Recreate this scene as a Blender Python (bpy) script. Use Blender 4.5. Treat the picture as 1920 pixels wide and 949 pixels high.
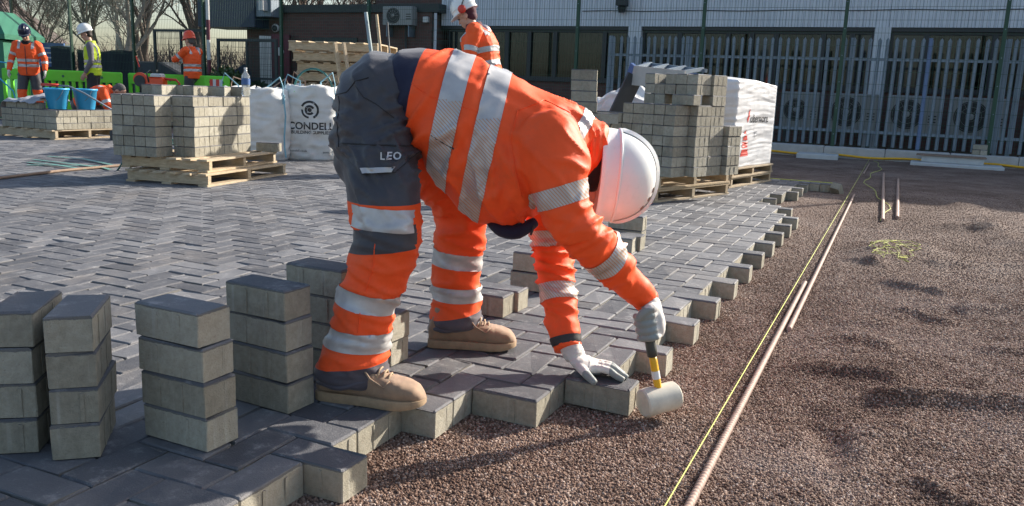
import bpy, bmesh, math, random
import numpy as np
from mathutils import Vector, Matrix, noise
from mathutils.bvhtree import BVHTree

# ------------------------------------------------------------------ camera, world, sun, exposure
for o in list(bpy.data.objects): bpy.data.objects.remove(o)
SC = bpy.context.scene
COL = SC.collection
YAW = 0.429                       # camera heading, turned from the paving's own axes
cam = bpy.data.cameras.new('camera'); camo = bpy.data.objects.new('camera', cam); COL.objects.link(camo)
cam.sensor_width = 36.0; cam.lens = 36.0 * 1570 / 1920
cam.clip_start = 0.05; cam.clip_end = 1500
camo.matrix_world = (Matrix.Translation((1.116, -1.384, 0.824)) @ Matrix.Rotation(YAW, 4, 'Z')
                     @ Matrix.Rotation(math.pi / 2 - 0.193, 4, 'X') @ Matrix.Rotation(0.038, 4, 'Z'))
SC.camera = camo
SUN_AZ = math.radians(60)         # from +X towards +Y
SUN_EL = math.radians(26)
wd = bpy.data.worlds.new('World'); SC.world = wd; wd.use_nodes = True
wn = wd.node_tree.nodes; wl = wd.node_tree.links
wn.clear()
wo = wn.new('ShaderNodeOutputWorld'); bg = wn.new('ShaderNodeBackground'); sky = wn.new('ShaderNodeTexSky')
sky.sky_type = 'NISHITA'; sky.sun_disc = False
sky.sun_elevation = SUN_EL; sky.sun_rotation = math.pi / 2 - SUN_AZ
sky.air_density = 1.0; sky.dust_density = 2.0; sky.ozone_density = 1.0
bg.inputs['Strength'].default_value = 0.115
wl.new(sky.outputs[0], bg.inputs[0]); wl.new(bg.outputs[0], wo.inputs[0])
sl = bpy.data.lights.new('sun', 'SUN'); sl.energy = 5.0; sl.angle = math.radians(0.55); sl.color = (1.0, 0.93, 0.83)
so = bpy.data.objects.new('sun', sl); COL.objects.link(so)
sd = Vector((math.cos(SUN_AZ) * math.cos(SUN_EL), math.sin(SUN_AZ) * math.cos(SUN_EL), math.sin(SUN_EL)))
so.rotation_euler = sd.to_track_quat('Z', 'Y').to_euler(); so.location = (8, 10, 12)
vs = SC.view_settings
vs.view_transform = 'Standard'; vs.look = 'None'; vs.gamma = 1.0; vs.use_curve_mapping = False
vs.exposure = 0.90
R = random.Random(7)

# ------------------------------------------------------------------ materials
MATS = {}
class NT:
    def __init__(s, name):
        s.m = bpy.data.materials.new(name); s.m.use_nodes = True
        s.n = s.m.node_tree.nodes; s.l = s.m.node_tree.links
        s.b = s.n['Principled BSDF']; MATS[name] = s.m
    def node(s, t, **kw):
        x = s.n.new(t)
        for k, v in kw.items():
            if k in x.inputs: x.inputs[k].default_value = v
            else: setattr(x, k, v)
        return x
    def link(s, a, b): s.l.new(a, b)
    def pos(s): return s.node('ShaderNodeNewGeometry').outputs['Position']
    def obj(s): return s.node('ShaderNodeTexCoord').outputs['Object']
    def noise(s, vec, scale, detail=3, rough=.6):
        x = s.node('ShaderNodeTexNoise', Scale=scale, Detail=detail, Roughness=rough); s.link(vec, x.inputs['Vector']); return x.outputs['Fac']
    def ramp(s, fac, stops):
        x = s.node('ShaderNodeValToRGB'); e = x.color_ramp.elements
        while len(e) < len(stops): e.new(0.5)
        for i, (p, c) in enumerate(stops): e[i].position = p; e[i].color = (*c, 1) if len(c) == 3 else c
        s.link(fac, x.inputs[0]); return x.outputs[0]
    def mix(s, fac, a, b, mode='MIX'):
        x = s.node('ShaderNodeMix', data_type='RGBA', blend_type=mode)
        for v, i in ((fac, 0), (a, 6), (b, 7)):
            if isinstance(v, (int, float)): x.inputs[i].default_value = v
            elif isinstance(v, tuple): x.inputs[i].default_value = (*v, 1)
            else: s.link(v, x.inputs[i])
        return x.outputs[2]
    def math(s, op, a, b=0.0, clamp=False):
        x = s.node('ShaderNodeMath', operation=op, use_clamp=clamp)
        for i, v in enumerate((a, b)):
            if isinstance(v, (int, float)): x.inputs[i].default_value = v
            else: s.link(v, x.inputs[i])
        return x.outputs[0]
    def bump(s, h, strength=.3, dist=.002, prev=None):
        x = s.node('ShaderNodeBump', Strength=strength, Distance=dist); s.link(h, x.inputs['Height'])
        if prev is not None: s.link(prev, x.inputs['Normal'])
        s.link(x.outputs[0], s.b.inputs['Normal']); return x.outputs[0]
    def col(s, c):
        if isinstance(c, tuple): s.b.inputs['Base Color'].default_value = (*c, 1)
        else: s.link(c, s.b.inputs['Base Color'])
    def rough(s, r):
        if isinstance(r, (int, float)): s.b.inputs['Roughness'].default_value = r
        else: s.link(r, s.b.inputs['Roughness'])

def simple(name, c, rough=.6, var=.25, scale=8.0, metal=0.0, bump=0.0, bscale=60.0, bdist=.002, spec=None, coat=0.0, sheen=0.0, coords='pos'):
    t = NT(name)
    v = t.pos() if coords == 'pos' else t.obj()
    lo = tuple(max(0, x * (1 - var)) for x in c); hi = tuple(min(1, x * (1 + var * .7)) for x in c)
    n = t.noise(v, scale, 5, .65)
    t.col(t.ramp(n, [(.28, lo), (.5, c), (.74, hi)]))
    t.rough(rough); t.b.inputs['Metallic'].default_value = metal
    if spec is not None: t.b.inputs['Specular IOR Level'].default_value = spec
    if coat: t.b.inputs['Coat Weight'].default_value = coat
    if sheen: t.b.inputs['Sheen Weight'].default_value = sheen
    if bump: t.bump(t.noise(v, bscale, 4, .6), bump, bdist)
    return t.m

def make_block_mat():
    t = NT('concrete_block'); p = t.pos(); o = t.obj()
    tint = t.node('ShaderNodeAttribute', attribute_name='tint').outputs['Fac']
    nz = t.node('ShaderNodeSeparateXYZ'); g = t.node('ShaderNodeTexCoord').outputs['Normal']; t.link(g, nz.inputs[0])
    oz = t.node('ShaderNodeSeparateXYZ'); t.link(o, oz.inputs[0])
    big = t.noise(p, 9, 4, .7); fine = t.noise(p, 260, 3, .7); mid = t.noise(p, 45, 5, .7)
    rag = t.math('MULTIPLY', t.math('SUBTRACT', mid, .5), .012)
    rim = t.math('GREATER_THAN', t.math('ADD', oz.outputs[2], rag), -.0075)
    top = t.ramp(t.math('ADD', t.math('MULTIPLY', tint, .55), t.math('MULTIPLY', big, .45)),
                 [(.25, (.068, .069, .077)), (.5, (.118, .119, .128)), (.8, (.2, .199, .205))])
    scuff = t.math('MULTIPLY', t.ramp(t.noise(p, 17, 8, .78), [(.52, (0, 0, 0)), (.68, (1, 1, 1))]), t.ramp(big, [(.40, (0, 0, 0)), (.58, (1, 1, 1))]))
    top = t.mix(t.math('MULTIPLY', scuff, .62), top, (.42, .41, .40))
    spk = t.ramp(t.noise(p, 420, 2, .5), [(.66, (0, 0, 0)), (.72, (1, 1, 1))])
    top = t.mix(t.math('MULTIPLY', t.ramp(t.noise(p, 2.3, 6, .7), [(.5, (0, 0, 0)), (.7, (1, 1, 1))]), .35), top, (.27, .235, .2))
    top = t.mix(t.math('MULTIPLY', spk, .3), top, (.45, .43, .40))
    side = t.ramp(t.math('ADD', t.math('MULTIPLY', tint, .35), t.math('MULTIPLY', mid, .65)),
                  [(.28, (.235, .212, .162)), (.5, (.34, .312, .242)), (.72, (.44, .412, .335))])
    sp2 = t.ramp(fine, [(.30, (1, 1, 1)), (.38, (0, 0, 0))])
    side = t.mix(t.math('MULTIPLY', sp2, .6), side, (.13, .12, .098))
    side = t.mix(t.math('MULTIPLY', t.ramp(t.noise(p, 11, 6, .75), [(.48, (0, 0, 0)), (.7, (1, 1, 1))]), .4), side, (.19, .18, .15))
    # vertical moulding streaks on the sides
    mp = t.node('ShaderNodeMapping'); mp.inputs['Scale'].default_value = (55, 55, 4); t.link(p, mp.inputs[0])
    st = t.node('ShaderNodeTexNoise', Scale=1.0, Detail=2.0); t.link(mp.outputs[0], st.inputs['Vector'])
    side = t.mix(t.ramp(st.outputs['Fac'], [(.6, (0, 0, 0)), (.75, (.35, .35, .35))]), side, (.5, .48, .43))
    side = t.mix(t.math('MULTIPLY', rim, .85), side, (.12, .118, .118))
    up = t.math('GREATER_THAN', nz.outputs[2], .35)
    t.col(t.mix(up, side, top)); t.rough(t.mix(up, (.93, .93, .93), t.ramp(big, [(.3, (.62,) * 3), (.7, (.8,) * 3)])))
    t.b.inputs['Specular IOR Level'].default_value = .4
    b = t.bump(mid, .4, .005); t.bump(fine, .8, .003, b)
    return t.m

def make_grit_mat(name, stones):
    t = NT(name); p = t.pos()
    big = t.noise(p, 1.1, 5, .65); mid = t.noise(p, 7, 5, .7)
    if stones:
        rnd = t.node('ShaderNodeObjectInfo').outputs['Random']
        base = t.ramp(rnd, [(0, (.09, .05, .034)), (.3, (.185, .11, .076)), (.6, (.285, .188, .138)), (.85, (.39, .285, .225)), (1, (.55, .46, .39))])
    else:
        vo = t.node('ShaderNodeTexVoronoi', Scale=150.0); t.link(p, vo.inputs['Vector'])
        sx = t.node('ShaderNodeSeparateColor'); t.link(vo.outputs['Color'], sx.inputs[0])
        base = t.ramp(sx.outputs[0], [(0, (.1, .066, .05)), (.35, (.19, .124, .095)), (.65, (.265, .185, .145)), (1, (.4, .31, .26))])
        n2 = t.noise(p, 95, 4, .8)
        base = t.mix(.5, base, t.ramp(n2, [(.3, (.09, .058, .044)), (.5, (.205, .138, .106)), (.7, (.38, .29, .24))]))
        bb = t.bump(t.math('SUBTRACT', 1.0, vo.outputs['Distance']), 1.0, .01)
        t.bump(t.noise(p, 60, 5, .8), .9, .012, bb)
    pt_ = t.math('ADD', t.math('MULTIPLY', big, .65), t.math('MULTIPLY', mid, .35))
    damp = t.ramp(pt_, [(.38, (.62, .53, .48)), (.5, (1, .96, .93))])
    c = t.mix(1.0, base, damp, 'MULTIPLY')
    t.col(t.mix(t.ramp(pt_, [(.5, (0, 0, 0)), (.66, (.62, .62, .62))]), c, (.42, .325, .27))); t.rough(.9)
    return t.m

def make_wood():
    t = NT('pallet_wood'); o = t.pos()
    rnd = t.node('ShaderNodeObjectInfo').outputs['Random']
    mp = t.node('ShaderNodeMapping'); mp.inputs['Scale'].default_value = (14, 14, 60); t.link(o, mp.inputs[0])
    g = t.node('ShaderNodeTexNoise', Scale=1.2, Detail=6.0, Roughness=.7, Distortion=.6); t.link(mp.outputs[0], g.inputs['Vector'])
    c = t.ramp(g.outputs['Fac'], [(.25, (.27, .185, .105)), (.5, (.47, .35, .21)), (.75, (.62, .5, .33))])
    c = t.mix(t.math('MULTIPLY', rnd, .4), c, (.4, .36, .29))
    t.col(t.mix(t.ramp(t.noise(o, 3.5, 4), [(.55, (0, 0, 0)), (.8, (.5, .5, .5))]), c, (.2, .16, .11))); t.rough(.85); t.bump(g.outputs['Fac'], .35, .003)
    return t.m

def make_fabric(name, c, c2=None, rough=.75, weave=700, var=.12, sheen=.15, spec=.3, crease=7.0, grime=0.0):
    t = NT(name); p = t.obj()
    n = t.noise(p, 7, 5, .6)
    lo = tuple(x * (1 - var) for x in c); hi = c2 or tuple(min(1, x * (1 + var)) for x in c)
    t.col(t.ramp(n, [(.3, lo), (.55, c), (.8, hi)])); t.rough(rough)
    t.b.inputs['Sheen Weight'].default_value = sheen; t.b.inputs['Specular IOR Level'].default_value = spec
    cr = t.node('ShaderNodeTexNoise', Scale=crease, Detail=3.0, Roughness=.55, Distortion=.5); cr.noise_type = 'RIDGED_MULTIFRACTAL'; t.link(p, cr.inputs['Vector'])
    b = t.bump(t.math('MINIMUM', cr.outputs['Fac'], 1.6), .5, .006); b = t.bump(t.noise(p, 26, 4, .65), .3, .005, b)
    w = t.noise(p, weave, 1, .5); t.bump(w, .12, .0008, b)
    if grime:
        gr_ = t.math('MULTIPLY', t.ramp(t.noise(p, 5.5, 7, .75), [(.52, (0, 0, 0)), (.72, (1, 1, 1))]), grime)
        src = t.b.inputs['Base Color'].links[0].from_socket; t.col(t.mix(gr_, src, (.24, .15, .095)))
    return t.m

def make_tape(name, striped, vec=(1, 0, 1), period=.010):
    t = NT(name); p = t.obj()
    n = t.noise(p, 14, 4, .6)
    c = t.ramp(n, [(.3, (.42, .41, .405)), (.55, (.52, .51, .50)), (.8, (.6, .59, .57))])
    if striped:
        d = t.node('ShaderNodeVectorMath', operation='DOT_PRODUCT'); t.link(p, d.inputs[0]); d.inputs[1].default_value = vec
        f = t.math('FRACT', t.math('DIVIDE', d.outputs['Value'], period))
        c = t.mix(t.math('GREATER_THAN', f, .62), c, (.5, .3, .2))
    t.col(c); t.rough(.42); t.b.inputs['Metallic'].default_value = .25
    t.bump(t.noise(p, 30, 3, .6), .25, .003)
    return t.m

def make_brick():
    t = NT('far_brickwork'); p = t.pos()
    mp = t.node('ShaderNodeMapping'); mp.inputs['Rotation'].default_value = (math.pi / 2, 0, 0); t.link(p, mp.inputs[0])
    b = t.node('ShaderNodeTexBrick', Scale=1.0); t.link(mp.outputs[0], b.inputs['Vector'])
    b.inputs['Brick Width'].default_value = .2; b.inputs['Row Height'].default_value = .068; b.inputs['Mortar Size'].default_value = .006
    b.inputs['Color1'].default_value = (.165, .075, .06, 1); b.inputs['Color2'].default_value = (.11, .055, .05, 1); b.inputs['Mortar'].default_value = (.13, .11, .1, 1)
    t.col(t.mix(t.noise(p, 2.0, 4), b.outputs['Color'], t.mix(.5, b.outputs['Color'], (.08, .05, .045)))); t.rough(.9)
    t.bump(b.outputs['Fac'], -.4, .006)
    return t.m

def make_helmet(name, c, rough=.28):
    t = NT(name); p = t.obj()
    t.col(t.mix(t.ramp(t.noise(p, 30, 6, .75), [(.55, (0, 0, 0)), (.75, (.35, .35, .35))]), c, tuple(x * .72 for x in c)))
    t.rough(rough); t.b.inputs['Subsurface Weight'].default_value = .12 if c[1] > .5 else 0.0
    t.b.inputs['Subsurface Radius'].default_value = (.02, .015, .012)
    t.bump(t.noise(p, 300, 2), .05, .0008)
    return t.m

make_block_mat(); make_grit_mat('grit', False); make_grit_mat('grit_stone', True); make_wood(); make_brick()
make_fabric('hivis_orange', (1.0, .105, .02), (1.0, .125, .028), .6, sheen=.0, grime=.22)
make_fabric('hivis_orange_far', (1.0, .12, .025), (1.0, .155, .04), .65, sheen=.0)
make_fabric('hivis_yellow', (.62, .78, .03), (.72, .88, .06), .6)
make_fabric('trouser_grey', (.062, .06, .068), (.085, .082, .09), .5, sheen=.15, grime=.25)
make_fabric('trouser_dark', (.03, .03, .033), (.045, .045, .047), .7)
make_fabric('hem_grey', (.085, .075, .09), (.12, .105, .12), .5)
make_fabric('navy', (.012, .014, .04), (.02, .024, .06), .7)
make_fabric('black_fleece', (.012, .011, .013), (.02, .019, .02), .85)
make_fabric('maroon_cloth', (.07, .018, .028), (.1, .03, .04), .85)
make_fabric('grey_sleeve', (.16, .15, .165), (.2, .19, .2), .8)
make_fabric('glove_white', (.66, .63, .58), (.74, .71, .66), .8, weave=500, crease=30, grime=.4)
make_fabric('glove_coating', (.25, .28, .27), (.32, .35, .34), .5, weave=300, crease=30, grime=.4)
make_fabric('bag_white', (.70, .69, .655), (.78, .77, .74), .6, weave=260, spec=.4, crease=5, grime=.25)
make_fabric('sheet_grey', (.3, .31, .34), (.42, .43, .45), .7)
make_fabric('wrap_white', (.74, .73, .72), (.8, .79, .78), .38, weave=60, spec=.5)
make_tape('tape_solid', False); make_tape('tape_stripe', True); make_tape('tape_stripe_leg', True, (.3, 0, 1), .3)
make_helmet('helmet_white', (.84, .835, .80)); make_helmet('helmet_dark', (.012, .016, .04), .2); make_helmet('helmet_orange', (.85, .09, .03))
simple('skin', (.52, .29, .205), .5, .15, 25, bump=.1, bscale=200)
simple('hair_dark', (.03, .02, .015), .7, .3, 60, bump=.8, bscale=150)
simple('hair_grey', (.1, .095, .09), .8, .3, 60, bump=.8, bscale=150)
simple('suede', (.33, .215, .135), .85, .22, 30, bump=.3, bscale=350, bdist=.001, sheen=.25, coords='obj')
simple('sole_tan', (.38, .265, .16), .75, .25, 40, bump=.2, bscale=200, coords='obj')
simple('lace', (.4, .29, .18), .8, .2, 60, coords='obj')
simple('rubber_white', (.62, .575, .47), .6, .2, 22, bump=.15, bscale=160, coords='obj')
simple('plastic_yellow', (.78, .42, .015), .4, .12, 40, coords='obj')
simple('rubber_black', (.05, .055, .048), .6, .3, 40, bump=.2, bscale=200)
simple('rusty_steel', (.36, .25, .2), .7, .35, 25, metal=.15, bump=.3, bscale=180)
simple('handle_pale', (.3, .36, .36), .7, .2, 8); simple('stile_blue', (.13, .2, .36), .5, .2, 6)
simple('string_yellow', (.62, .68, .12), .6, .1)
simple('steel_galvanised', (.2, .25, .3), .5, .16, 5, metal=.3)
simple('steel_dark', (.05, .055, .06), .6, .3, 6)
simple('blue_paint', (.03, .09, .26), .5, .3, 10)
simple('green_paint', (.007, .055, .028), .45, .15, 4)
simple('green_cabinet', (.02, .15, .085), .5, .12, 3)
simple('barrier_green', (.16, .68, .035), .5, .12, 4)
simple('bucket_blue', (.05, .38, .68), .4, .08, 6)
simple('red_plastic', (.62, .05, .03), .45, .15, 8)
simple('white_plastic', (.62, .62, .6), .5, .08, 4)
simple('sign_white', (.7, .7, .68), .5, .06, 6); simple('sign_blue', (.05, .12, .3), .5, .1, 6)
simple('ink_black', (.03, .03, .032), .6, .4, 30); simple('ink_red', (.68, .06, .04), .6, .2, 30); simple('ink_grey', (.6, .6, .6), .5, .1, 30)
simple('cladding', (.64, .68, .73), .5, .08, 1.2); simple('pillar_white', (.62, .65, .68), .6, .08, 2)
simple('fascia_dark', (.02, .026, .03), .5, .3, 2); simple('navy_metal', (.02, .035, .075), .5, .2, 2)
simple('frame_dark', (.012, .017, .024), .4, .2, 3)
simple('blind', (.5, .42, .3), .8, .18, 1.4)
simple('concrete_pale', (.44, .43, .41), .9, .18, 6, bump=.3, bscale=70)
simple('concrete_slab', (.5, .51, .5), .88, .15, 5, bump=.25, bscale=60)
simple('ac_cream', (.3, .31, .3), .5, .1, 4); simple('ac_grille', (.02, .022, .024), .5, .2, 4)
simple('hose_teal', (.03, .15, .14), .5, .15, 10); simple('strap_green', (.14, .33, .27), .4, .2, 10)
simple('strap_blue', (.2, .4, .5), .6, .2, 10); simple('rope_brown', (.25, .17, .12), .8, .2, 20)
simple('bark', (.16, .13, .105), .9, .35, 6, bump=.5, bscale=30); simple('bark_pale', (.36, .31, .25), .9, .3, 5)
simple('twig', (.13, .098, .08), .9, .3, 3); simple('shrub_leaf', (.05, .085, .025), .7, .4, 3)
simple('far_roof', (.09, .07, .065), .9, .2, 1); simple('tarmac', (.075, .07, .068), .92, .25, 3, bump=.4, bscale=80)
simple('screen_net', (.016, .022, .03), .9, .25, 2); simple('maroon_panel', (.12, .015, .035), .5, .15, 3)
def glass(name, c, rough=.08, alpha=1.0, trans=0.0):
    t = NT(name); t.col(c); t.rough(rough); t.b.inputs['Transmission Weight'].default_value = trans; t.b.inputs['IOR'].default_value = 1.45
    return t.m
glass('window_glass', (.018, .022, .027), .06); glass('bottle_plastic', (.85, .9, .93), .1, trans=.9); glass('visor', (.3, .33, .36), .1, trans=.6)
t = NT('pane_clear'); t.n.remove(t.b); gl = t.node('ShaderNodeBsdfGlossy', Roughness=.05); tr = t.node('ShaderNodeBsdfTransparent'); tr.inputs[0].default_value = (.42, .45, .46, 1)
mx = t.node('ShaderNodeMixShader'); fr = t.node('ShaderNodeFresnel', IOR=1.45); t.link(fr.outputs[0], mx.inputs[0]); t.link(tr.outputs[0], mx.inputs[1]); t.link(gl.outputs[0], mx.inputs[2])
t.link(mx.outputs[0], t.n['Material Output'].inputs[0])

# ------------------------------------------------------------------ mesh helpers
def frame(d):
    d = Vector(d).normalized(); a = Vector((0, 0, 1)) if abs(d.z) < .92 else Vector((1, 0, 0))
    x = d.cross(a).normalized(); y = x.cross(d).normalized()
    return x, y, d
class MB:
    def __init__(s): s.v = []; s.f = []
    def add(s, vs, fs):
        k = len(s.v); s.v += [tuple(p) for p in vs]; s.f += [tuple(i + k for i in f) for f in fs]; return s
    def box(s, x0, x1, y0, y1, z0, z1):
        return s.add([(x0, y0, z0), (x1, y0, z0), (x1, y1, z0), (x0, y1, z0), (x0, y0, z1), (x1, y0, z1), (x1, y1, z1), (x0, y1, z1)],
                     [(3, 2, 1, 0), (4, 5, 6, 7), (0, 1, 5, 4), (1, 2, 6, 5), (2, 3, 7, 6), (3, 0, 4, 7)])
    def cbox(s, x0, x1, y0, y1, z0, z1, c=.004):
        "box with chamfered top and vertical edges"
        def ring(x0, x1, y0, y1, z, c): return [(x0 + c, y0, z), (x1 - c, y0, z), (x1, y0 + c, z), (x1, y1 - c, z), (x1 - c, y1, z), (x0 + c, y1, z), (x0, y1 - c, z), (x0, y0 + c, z)]
        e = min(c, .006) * .5
        r = ring(x0, x1, y0, y1, z0, e) + ring(x0, x1, y0, y1, z1 - c, e) + ring(x0 + c, x1 - c, y0 + c, y1 - c, z1, e)
        f = [tuple(reversed(range(8)))] + [(k * 8 + i, k * 8 + (i + 1) % 8, k * 8 + 8 + (i + 1) % 8, k * 8 + 8 + i) for k in (0, 1) for i in range(8)] + [tuple(range(16, 24))]
        return s.add(r, f)
    def beam(s, a, b, w, h, up=(0, 0, 1)):
        a, b = Vector(a), Vector(b); d = (b - a).normalized(); u = Vector(up); x = d.cross(u).normalized(); y = x.cross(d)
        x *= w / 2; y *= h / 2
        return s.add([a - x - y, a + x - y, a + x + y, a - x + y, b - x - y, b + x - y, b + x + y, b - x + y],
                     [(0, 1, 2, 3)[::-1], (4, 5, 6, 7), (0, 1, 5, 4), (1, 2, 6, 5), (2, 3, 7, 6), (3, 0, 4, 7)])
    def tube(s, pts, r, n=8, cap=True, squash=1.0):
        pts = [Vector(p) for p in pts]; m = len(pts); rs = r if isinstance(r, (list, tuple)) else [r] * m
        t = (pts[1] - pts[0]).normalized(); x, y, _ = frame(t); out = []
        for i in range(m):
            t2 = ((pts[min(i + 1, m - 1)] - pts[max(i - 1, 0)])).normalized()
            q = t.rotation_difference(t2); x = q @ x; y = q @ y; t = t2
            for k in range(n):
                a = 2 * math.pi * k / n; out.append(pts[i] + x * math.cos(a) * rs[i] + y * math.sin(a) * rs[i] * squash)
        f = [(i * n + k, i * n + (k + 1) % n, (i + 1) * n + (k + 1) % n, (i + 1) * n + k) for i in range(m - 1) for k in range(n)]
        if cap: f += [tuple(reversed(range(n))), tuple(range((m - 1) * n, m * n))]
        return s.add(out, f)
    def rings(s, rr, cap=True):
        n = len(rr[0]); m = len(rr)
        f = [(i * n + k, i * n + (k + 1) % n, (i + 1) * n + (k + 1) % n, (i + 1) * n + k) for i in range(m - 1) for k in range(n)]
        if cap: f += [tuple(reversed(range(n))), tuple(range((m - 1) * n, m * n))]
        return s.add([p for r in rr for p in r], f)
    def lathe(s, prof, o=(0, 0, 0), ax=(0, 0, 1), n=20, cap=True):
        x, y, d = frame(ax); o = Vector(o); rr = []
        for r, h in prof: rr.append([o + d * h + x * math.cos(2 * math.pi * k / n) * r + y * math.sin(2 * math.pi * k / n) * r for k in range(n)])
        return s.rings(rr, cap)
    def ellip(s, c, ax, n=14, m=9):
        "ellipsoid; ax = three vectors"
        c = Vector(c); A = [Vector(a) for a in ax]; rr = []
        for i in range(1, m):
            th = math.pi * i / m
            rr.append([c + A[2] * -math.cos(th) + (A[0] * math.cos(2 * math.pi * k / n) + A[1] * math.sin(2 * math.pi * k / n)) * math.sin(th) for k in range(n)])
        return s.rings(rr)
    def xf(s, M): s.v = [tuple(M @ Vector(p)) for p in s.v]; return s
    def mesh(s, name='mesh'):
        me = bpy.data.meshes.new(name); me.from_pydata(s.v, [], s.f); me.update(); return me

def fixn(me):
    bm = bmesh.new(); bm.from_mesh(me); bmesh.ops.recalc_face_normals(bm, faces=bm.faces); bm.to_mesh(me); bm.free(); return me
def obj(name, me, mat=None, parent=None, smooth=False):
    if isinstance(me, MB): me = fixn(me.mesh(name))
    if mat is not None and not me.materials:
        for m in (mat if isinstance(mat, (list, tuple)) else [mat]): me.materials.append(MATS[m])
    if smooth:
        me.polygons.foreach_set('use_smooth', [True] * len(me.polygons)); me.update()
    o = bpy.data.objects.new(name, me); COL.objects.link(o)
    if parent is not None: o.parent = parent
    return o
def autosmooth(me, deg=35):
    bm = bmesh.new(); bm.from_mesh(me)
    for f in bm.faces: f.smooth = True
    for e in bm.edges:
        if len(e.link_faces) == 2 and e.calc_face_angle(0) > math.radians(deg): e.smooth = False
    bm.to_mesh(me); bm.free(); return me
def tag(o, label, cat, group=None):
    o['label'] = label; o['category'] = cat
    if group: o['group'] = group
    return o
def thing(name, label, cat, loc=(0, 0, 0), rz=0.0, group=None):
    o = bpy.data.objects.new(name, None); COL.objects.link(o); o.empty_display_size = .1
    o.location = loc; o.rotation_euler = (0, 0, rz); return tag(o, label, cat, group)
def struct(o): o['kind'] = 'structure'; return o
def copy_tree(o, parent=None):
    c = o.copy(); COL.objects.link(c); c.parent = parent
    for ch in list(o.children): copy_tree(ch, c)
    return c
def remesh(mbs, voxel, smooth=4, sub=False):
    mb = MB()
    for m in (mbs if isinstance(mbs, list) else [mbs]): mb.add(m.v, m.f)
    me = fixn(mb.mesh('tmp')); o = bpy.data.objects.new('tmp', me); COL.objects.link(o)
    r = o.modifiers.new('r', 'REMESH'); r.mode = 'VOXEL'; r.voxel_size = voxel
    s = o.modifiers.new('s', 'SMOOTH'); s.factor = .5; s.iterations = smooth
    dg = bpy.context.evaluated_depsgraph_get(); out = bpy.data.meshes.new_from_object(o.evaluated_get(dg))
    bpy.data.objects.remove(o); bpy.data.meshes.remove(me)
    return out
def displace(me, comps, base=0.0, bfreq=6.0):
    "cloth folds: comps = (centre, radius, axis, freq along, freq across, amplitude)"
    n = len(me.vertices); co = np.empty(n * 3); me.vertices.foreach_get('co', co); co = co.reshape(-1, 3)
    no = np.empty(n * 3); me.vertex_normals.foreach_get('vector', no); no = no.reshape(-1, 3)
    d = np.zeros(n)
    if base:
        for i in range(n): d[i] += base * noise.noise(Vector(co[i]) * bfreq)
    for c, r, ax, fa, fc, amp in comps:
        w = np.exp(-((co - np.array(c)) ** 2).sum(1) / r ** 2); idx = np.where(w > .04)[0]
        A = np.array(Vector(ax).normalized())
        for i in idx:
            p = co[i] - np.array(c); t = p @ A; q = p - t * A
            s = Vector(q * fc + A * (t * fa)); s += Vector(c) * 7
            v = noise.noise(s + Vector((0, 0, 1)) * .6 * noise.noise(s * .5))
            d[i] += amp * 1.9 * w[i] * (max(0, 1 - 3.2 * abs(v)) ** 1.4 - .25)
    co += no * d[:, None]; me.vertices.foreach_set('co', co.ravel()); me.update(); return me
def cut_band(me, p, n, width, keep=None, off=.002, thick=True):
    p, n = Vector(p), Vector(n).normalized(); bm = bmesh.new(); bm.from_mesh(me)
    for s, inner in ((-1, True), (1, False)):
        g = bm.verts[:] + bm.edges[:] + bm.faces[:]
        bmesh.ops.bisect_plane(bm, geom=g, plane_co=p + n * (s * width / 2), plane_no=n, clear_inner=inner, clear_outer=not inner)
    if keep:
        bmesh.ops.delete(bm, geom=[v for v in bm.verts if not keep(v.co)], context='VERTS')
    bm.normal_update(); nn = [v.normal.copy() for v in bm.verts]
    for v, q in zip(bm.verts, nn): v.co += q * off
    out = bpy.data.meshes.new('band'); bm.to_mesh(out); bm.free(); return out
def zone(me, cuts, pick):
    "split a cloth mesh along planes, then choose each face's material slot"
    bm = bmesh.new(); bm.from_mesh(me)
    for p, n in cuts:
        bmesh.ops.bisect_plane(bm, geom=bm.verts[:] + bm.edges[:] + bm.faces[:], plane_co=Vector(p), plane_no=Vector(n))
    for f in bm.faces: f.material_index = pick(f.calc_center_median())
    bm.to_mesh(me); bm.free(); return me
def bvh(me): return BVHTree.FromPolygons([v.co.copy() for v in me.vertices], [tuple(p.vertices) for p in me.polygons])
def drape(me, tree, d, off=.002, back=2.0):
    "lay flat artwork on a surface, along direction d"
    d = Vector(d).normalized()
    for v in me.vertices:
        h = tree.ray_cast(v.co - d * back, d)
        if h[0] is not None: v.co = h[0] - d * off
    me.update(); return me
def poly_mesh(pts, cuts=5):
    bm = bmesh.new(); vs_ = [bm.verts.new(p) for p in pts]; bm.faces.new(vs_)
    bmesh.ops.triangulate(bm, faces=bm.faces[:])
    for _ in range(cuts): bmesh.ops.subdivide_edges(bm, edges=bm.edges[:], cuts=1, use_grid_fill=True)
    me = bpy.data.meshes.new('patch'); bm.to_mesh(me); bm.free(); return me
def text_mesh(s, size, M, cuts=0, bold=0.0, extrude=0.0, spacing=1.0):
    cu = bpy.data.curves.new('t', 'FONT'); cu.body = s; cu.size = size; cu.align_x = 'CENTER'; cu.align_y = 'CENTER'; cu.offset = bold; cu.extrude = extrude; cu.space_character = spacing
    cu.resolution_u = 3
    o = bpy.data.objects.new('t', cu); COL.objects.link(o)
    dg = bpy.context.evaluated_depsgraph_get(); me = bpy.data.meshes.new_from_object(o.evaluated_get(dg)); bpy.data.objects.remove(o)
    bm = bmesh.new(); bm.from_mesh(me)
    for _ in range(cuts): bmesh.ops.subdivide_edges(bm, edges=bm.edges[:], cuts=1)
    bm.transform(M); bm.to_mesh(me); bm.free(); me.materials.clear(); return me
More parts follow.
